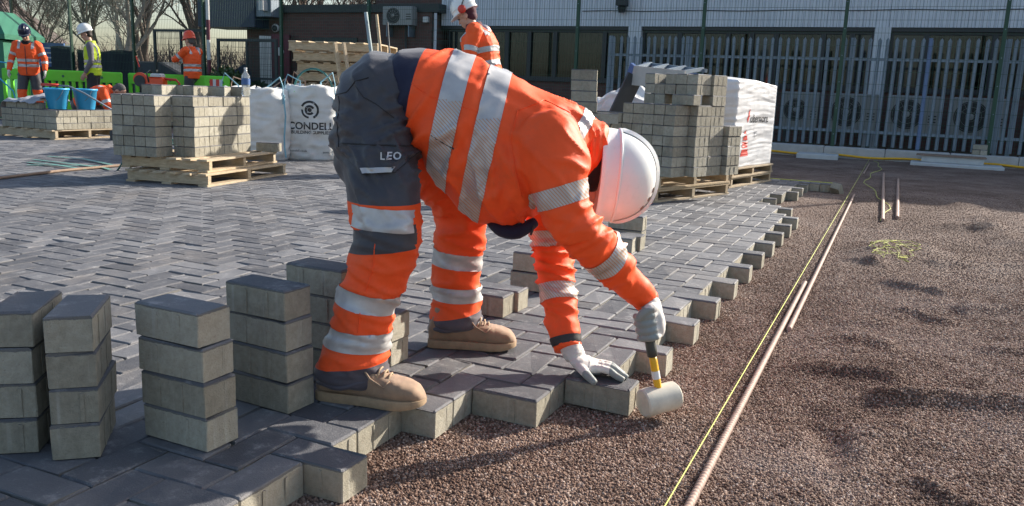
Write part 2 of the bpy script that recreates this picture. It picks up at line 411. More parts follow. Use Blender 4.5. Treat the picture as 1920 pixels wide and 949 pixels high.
# ------------------------------------------------------------------ the ground and the paving
CS, SN = math.cos(YAW), math.sin(YAW)
CAMP = Vector((1.116, -1.384, .824))
def fr(p):
    "metres right of, and in front of, the place the photographer kneels"
    dx, dy = p[0] - CAMP.x, p[1] - CAMP.y
    return dx * CS + dy * SN, -dx * SN + dy * CS
def w2(X, Y, z=0.0):
    "the reverse: right / ahead of the photographer -> world"
    return Vector((CAMP.x + X * CS - Y * SN, CAMP.y + X * SN + Y * CS, z))

BH = .078
def fbm(x, y, s, o=4, z=0.0): return noise.fractal(Vector((x * s, y * s, z)), 1.0, 2.0, o)
RIDGES = [((1.18, 1.36), (2.2, 1.62), .05, .034), ((.92, 1.55), (1.16, 1.52), .05, .022), ((.98, 1.10), (1.05, .74), .05, -.02), ((1.05, .69), (1.17, 1.08), .05, .018), ((1.26, .73), (1.34, .64), .04, .018),
          ((1.15, 3.16), (1.38, 3.08), .05, .022), ((1.47, 2.75), (1.7, 2.9), .05, .022), ((.90, 3.72), (1.02, 3.74), .07, .03), ((1.0, 4.0), (1.3, 4.3), .20, .04), ((1.21, 2.59), (1.34, 2.47), .04, .018), ((.98, 2.2), (1.1, 2.3), .05, .015),
          ((1.64, 7.07), (2.3, 7.5), .1, .035), ((1.7, 6.09), (1.95, 4.7), .1, .03), ((1.5, 5.6), (2.4, 5.9), .08, .025), ((1.0, 1.95), (1.12, 1.9), .05, .016), ((1.5, 2.1), (1.9, 2.25), .05, .018), ((1.35, 3.9), (1.8, 4.1), .07, .02)]
def seg_d(x, y, a, b):
    dx, dy = b[0] - a[0], b[1] - a[1]; t = max(0, min(1, ((x - a[0]) * dx + (y - a[1]) * dy) / (dx * dx + dy * dy)))
    return math.hypot(x - a[0] - t * dx, y - a[1] - t * dy)
def bed_h(x, y):
    z = -.0815 + .002 * fbm(x, y, 9)
    k = max(0, min(1, (x - .82) / .22))
    if k > 0:
        n = fbm(x, y, 1.5, 4, 3); n2 = fbm(x, y, 5.5, 4, 7)
        h = .012 + .012 * n + .006 * n2 + .006 * abs(fbm(x * .55, y * 1.2, 9, 3, 2))
        f = max(0, min(1, (12.5 - y) / 4))
        for a, b, w, hh in RIDGES:
            wob = .05 * fbm(x, y, 4, 3, hh * 90)
            d = seg_d(x + wob, y + wob, a, b)
            if d < 3 * w: h += 1.35 * hh * math.exp(-(d / w) ** 2)
        z += k * max(h, -.025) * (.35 + .65 * f)
    return z
def axis_pts(lo, hi, fine_lo, fine_hi, step, grow=1.18):
    a = list(np.arange(fine_lo, fine_hi + 1e-6, step)); s = step
    x = fine_hi
    while x < hi: s *= grow; x += s; a.append(min(x, hi))
    s = step; x = fine_lo
    while x > lo: s *= grow; x -= s; a.insert(0, max(x, lo))
    return a
xs = axis_pts(-12, 14, -.3, 3.0, .022); ys = axis_pts(-3, 13.36, -.7, 5.2, .024, 1.1)
gv = [(x, y, bed_h(x, y)) for y in ys for x in xs]; nx = len(xs)
gf = [(j * nx + i, j * nx + i + 1, (j + 1) * nx + i + 1, (j + 1) * nx + i) for j in range(len(ys) - 1) for i in range(nx - 1)]
gm = bpy.data.meshes.new('grit_bed'); gm.from_pydata(gv, [], gf); gm.update()
den = gm.attributes.new('density', 'FLOAT', 'POINT'); dv = []
for x, y, z in gv:
    X, Y = fr((x, y)); ok = Y > 1.0 and abs(X) < Y * .68 + .1 and x > -.55
    if y > 1.2 and x < .15: ok = False
    dv.append((24000 * max(0, min(1, (4.6 - Y) / 2.2)) + 5200 * max(0, min(1, (9 - Y) / 4))) if ok else 0.0)
den.data.foreach_set('value', dv)
bed = struct(obj('gravel_bed', gm, 'grit', smooth=True))
# loose angular stones lying on the bed
st = obj('loose_gravel', gm.copy(), None); st.data.name = 'loose_gravel'
tag(st, 'loose reddish brown angular gravel spread over the bedding layer', 'gravel'); st['kind'] = 'stuff'
ng = bpy.data.node_groups.new('scatter_stones', 'GeometryNodeTree')
ng.interface.new_socket('Geometry', in_out='INPUT', socket_type='NodeSocketGeometry'); ng.interface.new_socket('Geometry', in_out='OUTPUT', socket_type='NodeSocketGeometry')
N = ng.nodes; Lk = ng.links.new
gi = N.new('NodeGroupInput'); go = N.new('NodeGroupOutput')
dp = N.new('GeometryNodeDistributePointsOnFaces'); na = N.new('GeometryNodeInputNamedAttribute'); na.data_type = 'FLOAT'; na.inputs['Name'].default_value = 'density'
Lk(gi.outputs[0], dp.inputs['Mesh']); Lk(na.outputs['Attribute'], dp.inputs['Density'])
ico = N.new('GeometryNodeMeshIcoSphere'); ico.inputs['Radius'].default_value = .0042; ico.inputs['Subdivisions'].default_value = 1
sm = N.new('GeometryNodeSetMaterial'); sm.inputs['Material'].default_value = MATS['grit_stone']; Lk(ico.outputs[0], sm.inputs['Geometry'])
ip = N.new('GeometryNodeInstanceOnPoints'); Lk(dp.outputs['Points'], ip.inputs['Points']); Lk(sm.outputs[0], ip.inputs['Instance'])
rr = N.new('FunctionNodeRandomValue'); rr.data_type = 'FLOAT_VECTOR'; rr.inputs[0].default_value = (0, 0, 0); rr.inputs[1].default_value = (6.28, 6.28, 6.28); Lk(rr.outputs[0], ip.inputs['Rotation'])
rs = N.new('FunctionNodeRandomValue'); rs.data_type = 'FLOAT_VECTOR'; rs.inputs[0].default_value = (.5, .5, .4); rs.inputs[1].default_value = (1.5, 1.35, 1.1); rs.inputs['Seed'].default_value = 5; Lk(rs.outputs[0], ip.inputs['Scale'])
Lk(ip.outputs[0], go.inputs[0])
md = st.modifiers.new('stones', 'NODES'); md.node_group = ng
# ground beyond
gb = MB()
gx = [-400, -120, -40, -12.001, 14.001, 60, 400]; gy = [-60, -3.001, 13.361, 40, 120, 600]
for j in range(len(gy) - 1):
    for i in range(len(gx) - 1):
        if i == 3 and j == 1: continue
        gb.add([(gx[i], gy[j], -.1), (gx[i + 1], gy[j], -.1), (gx[i + 1], gy[j + 1], -.1), (gx[i], gy[j + 1], -.1)], [(0, 1, 2, 3)])
struct(obj('ground', gb, 'tarmac'))

def block_variants(n=14):
    out = []
    for i in range(n):
        a, b = .0982 - R.uniform(0, .0008), .0482 - R.uniform(0, .0006)
        m = MB().cbox(-a, a, -b, b, -BH, 0, .0042)
        # moulded spacer ribs down the long and short sides
        for x in (-.04, .03): m.box(x - .004, x + .004, -b - .0014, -b + .001, -BH + .002, -.012); m.box(x - .004, x + .004, b - .001, b + .0014, -BH + .002, -.012)
        m.box(a - .001, a + .0012, .012, .019, -BH + .002, -.012)
        rr_ = random.Random(i); m.v = [(x + rr_.uniform(-.0009, .0009), y + rr_.uniform(-.0009, .0009), z + rr_.uniform(-.0007, .0007)) for x, y, z in m.v]
        for q in rr_.sample(range(8, 24), 2):       # a knocked corner or two
            x, y, z = m.v[q]; m.v[q] = (x * .965, y * .95, z - rr_.uniform(.002, .006))
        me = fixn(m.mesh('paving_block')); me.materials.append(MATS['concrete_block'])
        t = me.attributes.new('tint', 'FLOAT', 'POINT'); tv = .12 + .76 * i / (n - 1); t.data.foreach_set('value', [tv] * len(me.vertices))
        out.append(me)
    return out
BV = block_variants()
def e_a(v):
    if v >= 64: return 3
    if v >= 55: return 2
    if v >= 50: return 4
    return 5 if v >= 8 else 3 if v >= 6 else 1
def e_b(v):
    if v >= 64: return 2
    if v >= 55: return 1
    if v >= 50: return 3
    return 4 if v >= 10 else 3 if v >= 7 else 1 if v >= 5 else 0
lay = []
for v in range(-7, 77):
    for u in range(-160, 7):
        s4 = (u + v) % 4
        if s4 == 3 and u + 2 <= e_a(v) and v < 76: c, r = ((u + 1) * .1, (v + .5) * .1), 0
        elif s4 == 1 and u + 1 <= e_b(v) and v < 75: c, r = ((u + .5) * .1, (v + 1) * .1), 1
        else: continue
        X, Y = fr(c)
        if Y < .5 or abs(X) > .70 * Y + 1.3: continue
        lay.append((Y, X, c, r))
for u in np.arange(-150, 5.5, 1.0):          # soldier course closing the far edge
    c = ((u + .5) * .1, 7.71); X, Y = fr(c)
    if abs(X) < .70 * Y + 1.3: lay.append((Y, X, c, 1))
lay.sort(key=lambda q: q[0] + (0 if abs(q[1]) < .63 * q[0] + .05 else 50))
pav = bpy.data.objects.new('block_paving', None); COL.objects.link(pav); pav['kind'] = 'structure'
rest = MB(); rt = []; hand_block = None
for i, (Y, X, c, r) in enumerate(lay):
    dz = R.uniform(-.0016, .0016); me = BV[R.randrange(len(BV))]
    tilt = (R.uniform(-.007, .007), R.uniform(-.007, .007), R.uniform(-.006, .006) + r * math.pi / 2 + R.choice((0, math.pi)))
    if abs(c[0] - .4) < .01 and abs(c[1] - .85) < .01: dz = .006; tilt = (.0, .012, .006)
    if i < 300:
        o = obj('paving_block', me, None, pav); o.location = (c[0], c[1], dz); o.rotation_euler = tilt
    else:
        M = Matrix.Translation((c[0], c[1], dz)) @ Matrix.Rotation(tilt[2], 4, 'Z') @ Matrix.Rotation(tilt[1] * 1.3, 4, 'Y') @ Matrix.Rotation(tilt[0] * 1.3, 4, 'X')
        a = .0982; b = .0482
        m = MB().cbox(-a, a, -b, b, -BH, 0, .0042).xf(M); rest.add(m.v, m.f); rt += [R.uniform(.1, .9)] * len(m.v)
me = fixn(rest.mesh('laid_blocks')); t = me.attributes.new('tint', 'FLOAT', 'POINT'); t.data.foreach_set('value', rt)
o = obj('laid_blocks', me, 'concrete_block', pav); o['kind'] = 'stuff'
tip = obj('paving_block', BV[6], None, pav); tip.location = (.585, 7.62, -.035); tip.rotation_euler = (.2, .75, 1.35)
# building line stretched along the far edge of the blocks, string line, reinforcing bars
def lump(p, r): return [Vector(q) for q in p]
def loose(name, pts, r, mat, label, cat, n=6, group=None, smooth=True):
    return tag(obj(name, MB().tube(pts, r, n), mat, smooth=smooth), label, cat, group)
loose('string_line', [(.735, -.25, -.062), (.733, .35, -.060), (.70, 6.5, -.052), (.675, 13.3, -.01)], .0017, 'string_yellow', 'taut yellow string line running from the foreground to the kerb', 'string')
loose('edge_string', [(-2.2, 7.775, .004), (.52, 7.775, .004), (.56, 7.75, .01)], .004, 'string_yellow', 'yellow string along the far edge of the laid blocks', 'string')
sq = []
for i in range(26):
    t = i / 25; y = 13.0 - 7.4 * t; sq.append((.72 + .28 * t + .09 * math.sin(9 * t) + .03 * math.sin(31 * t), y, bed_h(.95, y) + .012))
loose('slack_string', sq, .0026, 'string_yellow', 'slack wavy yellow string lying between the bars on the dark ground', 'string', 5)
sq = []
for i in range(70):
    t = i / 69 * 6.28 * 3; x = 1.13 + (.10 + .04 * math.sin(i * .9)) * math.cos(t * 1.0) + .03 * math.sin(i * 2.1); y = 4.02 + (.17 + .05 * math.sin(i * 1.3)) * math.sin(t * 1.31)
    sq.append((x, y, bed_h(x, y) + .010 + .006 * math.sin(i)))
loose('string_tangle', sq, .0011, 'string_yellow', 'small tangle of yellow string on the raked gravel mound', 'string', 5)
def rebar(a, b, r, label, ribs=True):
    a, b = Vector(a), Vector(b); L = (b - a).length; d = (b - a) / L; x, y, _ = frame(d); rr_ = []; n = 12
    k = int(L / .017) if ribs else 8
    prof = []
    for i in range(k):
        h = i * L / k
        prof += [(h, r), (h + L / k * .55, r), (h + L / k * .7, r * 1.13), (h + L / k * .85, r * 1.13)] if ribs else [(h, r)]
    prof.append((L, r))
    for h, q in prof:
        rr_.append([a + d * (h + (.004 * math.sin(2 * math.pi * j / n) if ribs else 0)) + (x * math.cos(2 * math.pi * j / n) + y * math.sin(2 * math.pi * j / n)) * q for j in range(n)])
    return tag(obj('steel_bar', autosmooth(fixn(MB().rings(rr_).mesh('steel_bar')), 60), 'rusty_steel'), label, 'steel bar', 'steel bars on the gravel')
rebar((.785, -.35, -.068), (.75, 2.95, -.070), .0095, 'nearest ribbed rusty steel bar beside the string line')
rebar((.79, 2.0, -.069), (.735, 7.5, -.070), .0095, 'long ribbed rusty bar continuing beyond the nearest bar along the string')
rebar((.70, 10.2, -.07), (.69, 12.2, -.07), .01, 'farthest thin bar lying along the string near the kerb', False)
rebar((1.04, 5.6, -.055), (.93, 10.4, -.06), .014, 'rusty bar lying loose, left of the two beyond the mound', False)
rebar((1.14, 5.8, -.05), (1.11, 9.6, -.06), .014, 'rusty bar lying loose, right of the two beyond the mound', False)

# ------------------------------------------------------------------ kerb and what lies along it
kerb = thing('kerb', 'row of pale concrete kerb stones below the palisade fence', 'kerb')
for i in range(9):
    u0 = -2.85 + i * .93
    o = obj('kerb_stone', MB().cbox(u0 + .004, u0 + .926, 13.36, 13.62, -.12, .10 - .003 * (i % 2), .012), 'concrete_pale', kerb)
for i in range(22):
    u0 = -23.3 + i * .93
    obj('kerb_stone', MB().cbox(u0 + .004, u0 + .926, 13.36, 13.62, -.12, .06, .012), 'concrete_pale', kerb)
yt = [(-2.2 + .16 * i, 13.30 + .03 * math.sin(i * .7), -.035 + .012 * math.sin(i * .9 + 1)) for i in range(45)]
loose('marker_hose', yt, .018, 'plastic_yellow', 'yellow hose lying along the foot of the kerb', 'hose', 8)
def slab(x0, x1, y0, y1, z0, z1, label, mat='concrete_slab', rz=0):
    c = ((x0 + x1) / 2, (y0 + y1) / 2); o = obj('concrete_slab', MB().cbox(x0 - c[0], x1 - c[0], y0 - c[1], y1 - c[1], 0, z1 - z0, .01), mat)
    o.location = (c[0], c[1], z0); o.rotation_euler = (0, 0, rz); return tag(o, label, 'slab', 'slabs along the kerb')
slab(-.42, .2, 12.72, 13.2, -.08, -.005, 'pale concrete slab lying left of the string line by the kerb', rz=.05)
slab(1.25, 2.5, 12.72, 13.22, -.08, -.03, 'long pale concrete slab lying right of the string line by the kerb', rz=-.02)
ch = thing('drain_channel', 'pale upturned drain channel resting on the long concrete slab', 'channel', (1.82, 13.05, -.026), -.03)
obj('side', MB().box(-.42, .42, -.11, -.09, 0, .09), 'concrete_slab', ch); obj('side', MB().box(-.42, .42, .09, .11, 0, .09), 'concrete_slab', ch); obj('lid', MB().cbox(-.5, .45, -.15, .13, .091, .112, .006), 'rope_brown', ch)
for dx, dz, w in ((-.052, 0, 0), (.052, 0, 0), (0, .08, 1)):
    o = obj('paving_block', BV[R.randrange(14)]); o.location = (2.2 + dx, 13.49, .178 + dz); o.rotation_euler = (0, 0, math.pi / 2 if not w else 0)
    tag(o, ['left paving block of the small pile on the kerb', 'right paving block of the small pile on the kerb', 'paving block lying across the small pile on the kerb'][0 if dx < 0 else 1 if dx > 0 else 2], 'paving block')

# ------------------------------------------------------------------ fences
POSTS = [-20.21, -18.03, -15.87, -13.64, -11.40, -9.13, -6.83, -4.54, -2.23, .055, 2.31, 4.57]
mf = thing('mesh_fence', 'tall dark green welded mesh sports fence with square posts', 'fence', (0, 13.5, 0))
for u in POSTS:
    p = obj('post', MB().box(u - .028, u + .028, -.028, .028, -.1, 4.4), 'green_paint', mf)
    for k in range(9): obj('bolt', MB().lathe([(.009, 0), (.009, .008)], (u, -.028, .3 + k * .42), (0, -1, 0), 6), 'steel_galvanised', p)
for a, b in zip(POSTS[:-1], POSTS[1:]):
    m = MB()
    for k in range(1, int((b - a) / .05)): 
        x = a + k * .05; m.beam((x, .03, .12), (x, .03, 4.3), .0036, .0036, (1, 0, 0))
    for k in range(22): m.beam((a, .034, .12 + k * .2), (b, .034, .12 + k * .2), .0044, .0044)
    obj('mesh_panel', m, 'green_paint', mf)
pf = thing('palisade_fence', 'galvanised steel palisade fence with pointed pales behind the kerb', 'fence', (0, 13.75, 0))
def pale_mesh():
    m = MB(); w = .027; d = .012; pr = [(-w, 0), (-w * .45, -d), (w * .45, -d), (w, 0)]
    h = 1.74; zt = [h - .1, h - .02, h - .02, h - .1]; v = []
    for (x, y) in pr: v.append((x, y, .04))
    for (x, y) in pr: v.append((x, y, h - .11))
    for (x, y), q in zip(pr, (.5, .9, .9, .5)): v.append((x * 1.05, y, h - .045))
    v += [(-.03, -.012, h), (0, -d, h + .045), (0, -d, h + .045), (.03, -.012, h)]
    n = len(v); v += [(x, y + .004, z) for x, y, z in v]
    f = []
    for k in range(3):
        for i in range(3): a = k * 4 + i; f += [(a, a + 1, a + 5, a + 4), (n + a + 4, n + a + 5, n + a + 1, n + a)]
        a = k * 4; f += [(a + 4, n + a + 4, n + a, a), (a + 3, n + a + 3, n + a + 7, a + 7)]
    return fixn(m.add(v, f).mesh('pale'))
PM = pale_mesh(); PM.materials.append(MATS['steel_galvanised'])
k = 0; u = -3.9
while u < 5.2:
    o = obj('pale', PM, None, pf); o.location = (u + R.uniform(-.004, .004), 0, .08 + R.uniform(-.006, .006)); o.rotation_euler = (R.uniform(-.006, .006), R.uniform(-.008, .008), R.uniform(-.05, .05)); u += .128
for z in (.35, 1.52): obj('rail', MB().box(-4.0, 5.2, .012, .055, z - .022, z + .022), 'steel_galvanised', pf)
for u in (-3.98, -2.55, .18, 2.42, 2.6, 4.9): obj('post', MB().box(u - .03, u + .03, .02, .1, -.1, 1.86), 'steel_galvanised', pf)
obj('gate_stile', MB().box(1.30, 1.36, -.02, .05, .1, 1.86), 'stile_blue', pf)
rf = thing('palisade_return', 'return length of steel palisade fence running back to the office wall', 'fence', (-4.02, 13.8, 0), math.radians(106))
for k in range(13):
    o = obj('pale', PM, None, rf); o.location = (.1 + k * .128, 0, .08); o.rotation_euler = (0, 0, math.pi)
for z in (.35, 1.52): obj('rail', MB().box(0, 1.68, -.05, -.012, z - .022, z + .022), 'steel_galvanised', rf)
scr = thing('windbreak_netting', 'dark netting screens tied to the green fence behind the yellow vest', 'netting', (0, 13.62, 0))
for a, b, h in ((-22.6, -20.25, 1.42), (-20.17, -18.07, 1.45), (-17.99, -15.92, 1.38)):
    xs_ = np.linspace(a, b, 9); m = MB()
    for i in range(8):
        p, q = xs_[i], xs_[i + 1]; y0, y1 = .02 * math.sin(i * 2.1), .02 * math.sin((i + 1) * 2.1)
        m.add([(p, y0, .1), (q, y1, .1), (q, y1, h - .03 * math.sin(i)), (p, y0, h - .03 * math.sin(i - 1)), (p, y0 + .01, .1), (q, y1 + .01, .1), (q, y1 + .01, h - .03 * math.sin(i)), (p, y0 + .01, h - .03 * math.sin(i - 1))],
              [(0, 1, 2, 3), (7, 6, 5, 4), (3, 2, 6, 7)])
    obj('net_panel', m, 'screen_net', scr)
gt = thing('steel_gate', 'dark steel mesh gate in the green fence beyond the orange helmet', 'gate', (0, 13.75, 0))
for a, b, z1 in ((-15.5, -13.75, 1.92), (-13.5, -11.75, 1.72)):
    lf = obj('leaf', MB().box(a, a + .06, 0, .05, .05, z1).box(b - .06, b, 0, .05, .05, z1).box(a + .06, b - .06, 0, .05, z1 - .06, z1).box(a + .06, b - .06, .001, .049, .82, .87).box(a + .06, b - .06, 0, .05, .05, .1).box((a + b) / 2 - .02, (a + b) / 2 + .02, .004, .046, .1, z1 - .06), 'steel_dark', gt)
    m = MB()
    for i in range(1, 42): m.beam((a + i * (b - a) / 42, .025, .06), (a + i * (b - a) / 42, .025, z1 - .03), .006, .006, (1, 0, 0))
    for i in range(1, 14): m.beam((a, .03, .06 + i * z1 / 14), (b, .03, .06 + i * z1 / 14), .006, .006)
    obj('mesh_infill', m, 'steel_dark', lf)
bp = thing('banded_pole', 'red and white banded pole standing by the steel gate', 'pole', (-13.35, 13.35, -.1))
for k in range(9): obj('band', MB().lathe([(.04, 0), (.04, .44)], (0, 0, k * .44), (0, 0, 1), 12), ('maroon_panel', 'white_plastic')[k % 2], bp)

# ------------------------------------------------------------------ the office building
ob = thing('office_building', 'pale ribbed metal clad office building with dark ribbon windows', 'building', (0, 15.5, 0))
UL, UR = -8.55, 13.0
obj('brick_base', MB().box(UL, UR, .0, .3, -.1, 1.02), 'far_brickwork', ob)
obj('core_wall', MB().box(UL, UR, .8, 6, -.1, 4.6), 'fascia_dark', ob)
obj('window_sill', MB().box(UL, UR, -.05, .3, 1.021, 1.07), 'frame_dark', ob)
obj('window_head', MB().box(UL, UR, .0, .3, 2.09, 2.16), 'frame_dark', ob)
u = UL
while u < UR:
    w = min(2.3, UR - u); m = MB(); n = int(w / .1); pr = []
    for i in range(n):
        x = u + .004 + i * (w - .008) / n; d = (w - .008) / n
        pr += [(x, -.03), (x + d * .78, -.03), (x + d * .84, -.016), (x + d * .94, -.016)]
    pr.append((u + w - .004, -.03)); k = len(pr)
    m.add([(x, y, 2.162) for x, y in pr] + [(x, y, 4.7) for x, y in pr], [(i, i + 1, k + i + 1, k + i) for i in range(k - 1)])
    m.box(u + .004, u + w - .004, -.014, .3, 2.165, 4.69)
    obj('cladding_sheet', m, 'cladding', ob); u += w
obj('cable', MB().tube([(-5.2 + i * .3, -.04, 2.46 + .008 * math.sin(i)) for i in range(60)], .008, 5), 'steel_dark', ob)
for u in (-4.18, .42, 5.0, 9.6): obj('pillar', MB().box(u, u + .27, -.06, .31, -.1, 2.158), 'pillar_white', ob)
BAYS = [(-8.4, -7.75, 0), (-7.75, -6.95, 1), (-6.95, -6.42, 1), (-6.42, -5.82, 1), (-5.82, -4.72, 1), (-4.72, -4.2, 1),
        (-3.9, -3.15, 0), (-3.15, -2.2, 1), (-2.2, -1.75, 1), (-1.75, -1.3, 0), (-1.3, -.45, 1), (-.45, .05, 1), (.05, .41, 0),
        (.7, 1.28, 0), (1.28, 2.35, 1), (2.35, 3.1, 1), (3.1, 3.6, 0), (3.6, 4.99, 1), (5.3, 7.2, 1), (7.2, 9.59, 1)]
for a, b, bl in BAYS:
    f = obj('window', MB().box(a, a + .045, .06, .2, 1.072, 2.088).box(b - .045, b, .06, .2, 1.072, 2.088).box(a + .045, b - .045, .062, .198, 1.072, 1.12).box(a + .045, b - .045, .062, .198, 2.04, 2.088), 'frame_dark', ob)
    obj('pane', MB().box(a + .045, b - .045, .12, .128, 1.12, 2.04), 'pane_clear' if bl else 'window_glass', f)
    if bl:
        m = MB(); n = max(3, int((b - a) / .085))
        zb = 1.13 + R.choice((0, 0, 0, .12))
        for i in range(n):
            x = a + .05 + i * (b - a - .1) / n; m.beam((x + .03, .26, zb), (x + .03, .26, 2.05), .075, .004, (.35, 1, 0))
        obj('blind', m, 'blind', f)
fl = obj('flood_light', MB().box(-4.42, -4.22, -.26, -.04, 2.55, 2.72).lathe([(.06, 0), (.09, .1), (.05, .16)], (-4.32, -.15, 2.42), (0, 0, 1), 10), 'fascia_dark', ob)
def ac_unit(loc, w, h, label, stand=True):
    a = thing('air_conditioner', label, 'air conditioner', loc, 0, 'outdoor air conditioning units')
    obj('casing', MB().cbox(-w / 2, w / 2, 0, .26, 0, h, .012), 'ac_cream', a)
    r = min(w * .33, h * .42); cx = -w * .14
    g = obj('fan_grille', MB().lathe([(r, 0), (r, .012), (r * .96, .013)], (cx, -.001, h * .5), (0, -1, 0), 28), 'ac_grille', a)
    m = MB()
    for k in (2, 4, 6): 
        q = r * k / 6.5; m.tube([(cx + q * math.cos(t), -.02, h * .5 + q * math.sin(t)) for t in np.linspace(0, 6.283, 25)], .0022, 4)
    for k in range(6): t = k * math.pi / 6; m.beam((cx + r * .2 * math.cos(t), -.018, h * .5 + r * .2 * math.sin(t)), (cx + r * .97 * math.cos(t), -.018, h * .5 + r * .97 * math.sin(t)), .004, .004, (0, 1, 0))
    obj('grille_wire', m, 'ac_cream', g); obj('hub', MB().lathe([(r * .2, 0), (r * .2, .024), (r * .1, .03)], (cx, 0, h * .5), (0, -1, 0), 14), 'ac_cream', g)
    for k in range(6): obj('louvre', MB().box(w * .3, w * .46, -.006, .001, h * .3 + k * .05, h * .3 + .018 + k * .05), 'ac_grille', a) if k < 3 else None
    if stand:
        for s in (-1, 1): obj('foot', MB().box(s * w * .38 - .03, s * w * .38 + .03, .02, .24, -.36, -.003), 'steel_dark', a)
    return a
for i, (u0, u1) in enumerate(((-.93, -.33), (-.14, .64), (.84, 1.6), (1.8, 2.58), (2.85, 3.6))):
    ac_unit(((u0 + u1) / 2, 14.62, .34), u1 - u0, .63, ['first', 'second', 'third', 'fourth', 'fifth'][i] + ' outdoor air conditioner from the white wrapped pack, behind the palisade')
# low brick annexe on the left of it
ab = thing('brick_annexe', 'single storey dark brick annexe with flat dark fascia', 'building', (0, 15.2, 0))
obj('wall', MB().box(-13.9, -8.6, 0, 6, -.1, 2.42), 'far_brickwork', ab)
obj('fascia', MB().box(-13.2, -8.42, -.08, 5.8, 2.421, 2.6), 'fascia_dark', ab)
obj('upper_wall', MB().box(-10.3, -8.56, .3, 5.7, 2.601, 4.2), 'far_brickwork', ab)
obj('high_window', MB().box(-11.9, -10.6, -.03, .0, 1.74, 1.86), 'frame_dark', ab)
obj('corner_box', MB().box(-15.0, -13.21, -.5, .5, 2.05, 3.6), 'navy_metal', ab); obj('soffit', MB().box(-13.205, -12.75, -.45, -.09, 2.3, 3.2), 'steel_galvanised', ab)
obj('lamp', MB().box(-12.98, -12.84, -.62, -.46, 2.42, 2.7), 'white_plastic', ab); obj('drain_pipe', MB().tube([(-8.5, -.06, 0), (-8.5, -.06, 2.4)], .035, 8), 'pillar_white', ab)
obj('wall_pier', MB().box(-9.0, -8.601, -.05, -.001, -.1, 2.42), 'far_brickwork', ab)
dc = thing('dome_camera', 'small white dome security camera on the annexe wall', 'camera', (-12.93, 15.19, 2.06))
obj('housing', MB().lathe([(.07, 0), (.09, .05), (.1, .1)], (0, 0, 0), (0, -1, 0), 16), 'white_plastic', dc, True); obj('lens', MB().ellip((0, -.11, -.01), ((.07, 0, 0), (0, .05, 0), (0, 0, .07))), 'fascia_dark', dc, True)
wa = ac_unit((-9.36, 14.93, 2.13), .76, .4, 'wall mounted air conditioner high on the brick annexe', False)
obj('bracket', MB().box(-.3, -.27, .02, .26, -.25, -.003).box(.27, .3, .02, .26, -.25, -.003), 'steel_galvanised', wa); obj('pipe', MB().tube([(.1, .2, 0), (.1, .22, -.6)], .02, 6), 'steel_dark', wa)
tag(obj('alarm_box', MB().cbox(-8.78, -8.66, 15.06, 15.149, 2.2, 2.32, .01), 'white_plastic'), 'small white alarm box beside the wall mounted air conditioner', 'alarm box')

# ------------------------------------------------------------------ what stands beyond the fence on the left
def bare_tree(loc, h, seed, label, pale=False, spread=.55, depth=6, lean=(0, 0)):
    r = random.Random(seed); T = thing('bare_tree', label, 'tree', loc, 0, 'leafless trees beyond the fence'); tr, tw = MB(), MB()
    def grow(p, d, L, rad, lev):
        segs = 3; pts = [p]; q = p.copy(); dd = d.copy()
        for i in range(segs):
            dd = (dd + Vector((r.uniform(-1, 1), r.uniform(-1, 1), r.uniform(-.5, .9))) * .16).normalized(); q = q + dd * (L / segs); pts.append(q.copy())
        (tr if lev < 2 else tw).tube(pts, [rad * (1 - .38 * i / segs) for i in range(segs + 1)], 7 if lev < 2 else 3, False)
        if lev >= depth: return
        n = r.choice((3, 3, 4)) if lev else 5
        for i in range(n):
            b = pts[-1] if i < 2 else pts[r.choice((1, 2))]
            nd = (dd + Vector((r.uniform(-1, 1), r.uniform(-1, 1), r.uniform(-.35, .7))) * (spread + .12 * lev)).normalized()
            grow(b.copy(), nd, L * r.uniform(.62, .82), max(rad * r.uniform(.45, .62), .006), lev + 1)
    grow(Vector((0, 0, 0)), Vector((lean[0], lean[1], 1)).normalized(), h * .26, h * .018, 0)
    obj('trunk', tr, 'bark_pale' if pale else 'bark', T, True); obj('crown', tw, 'bark_pale' if pale else 'twig', T)
for X, Y, h, sd_, lb, pl in ((-13.5, 27, 7.5, 1, 'leafless tree behind the dark helmet of the left worker', 0), (-11.3, 24, 7.5, 2, 'pale barked leafless tree just right of the yellow vest', 1),
                         (-12.2, 28, 8.5, 3, 'leafless dark tree right above the yellow vest worker', 0), (-9.3, 26, 9, 4, 'large spreading leafless tree above the orange helmet', 0),
                         (-7.6, 27, 8.5, 5, 'dense leafless tree between the banded pole and the annexe', 0), (-7.9, 33, 11, 6, 'tall leafless tree showing over the navy corner box', 0), (-6.0, 34, 10, 8, 'leafless tree rising behind the annexe roof', 0),
                         (-16.3, 30, 6.5, 9, 'small leafless tree at the left edge of the picture', 0), (-4.6, 36, 9, 12, 'leafless tree behind the annexe roof near the upper brick wall', 0)):
    bare_tree(tuple(w2(X, Y, -.1)), h, sd_, lb, pl)
hd = obj('hedge', MB(), 'twig')
m = MB(); r = random.Random(3)
for i in range(3800):
    p = w2(r.uniform(-19, -5.5), r.uniform(30, 35), r.uniform(-.05, 1) * 1.5); d = Vector((r.uniform(-.6, .6), r.uniform(-.6, .6), 1)); m.tube([p, p + d * r.uniform(.2, .7)], [.016, .006], 3, False)
hd.data = m.mesh('hedge'); hd.data.materials.append(MATS['twig']); tag(hd, 'tangled brown winter scrub filling in behind the trees', 'scrub'); hd['kind'] = 'stuff'
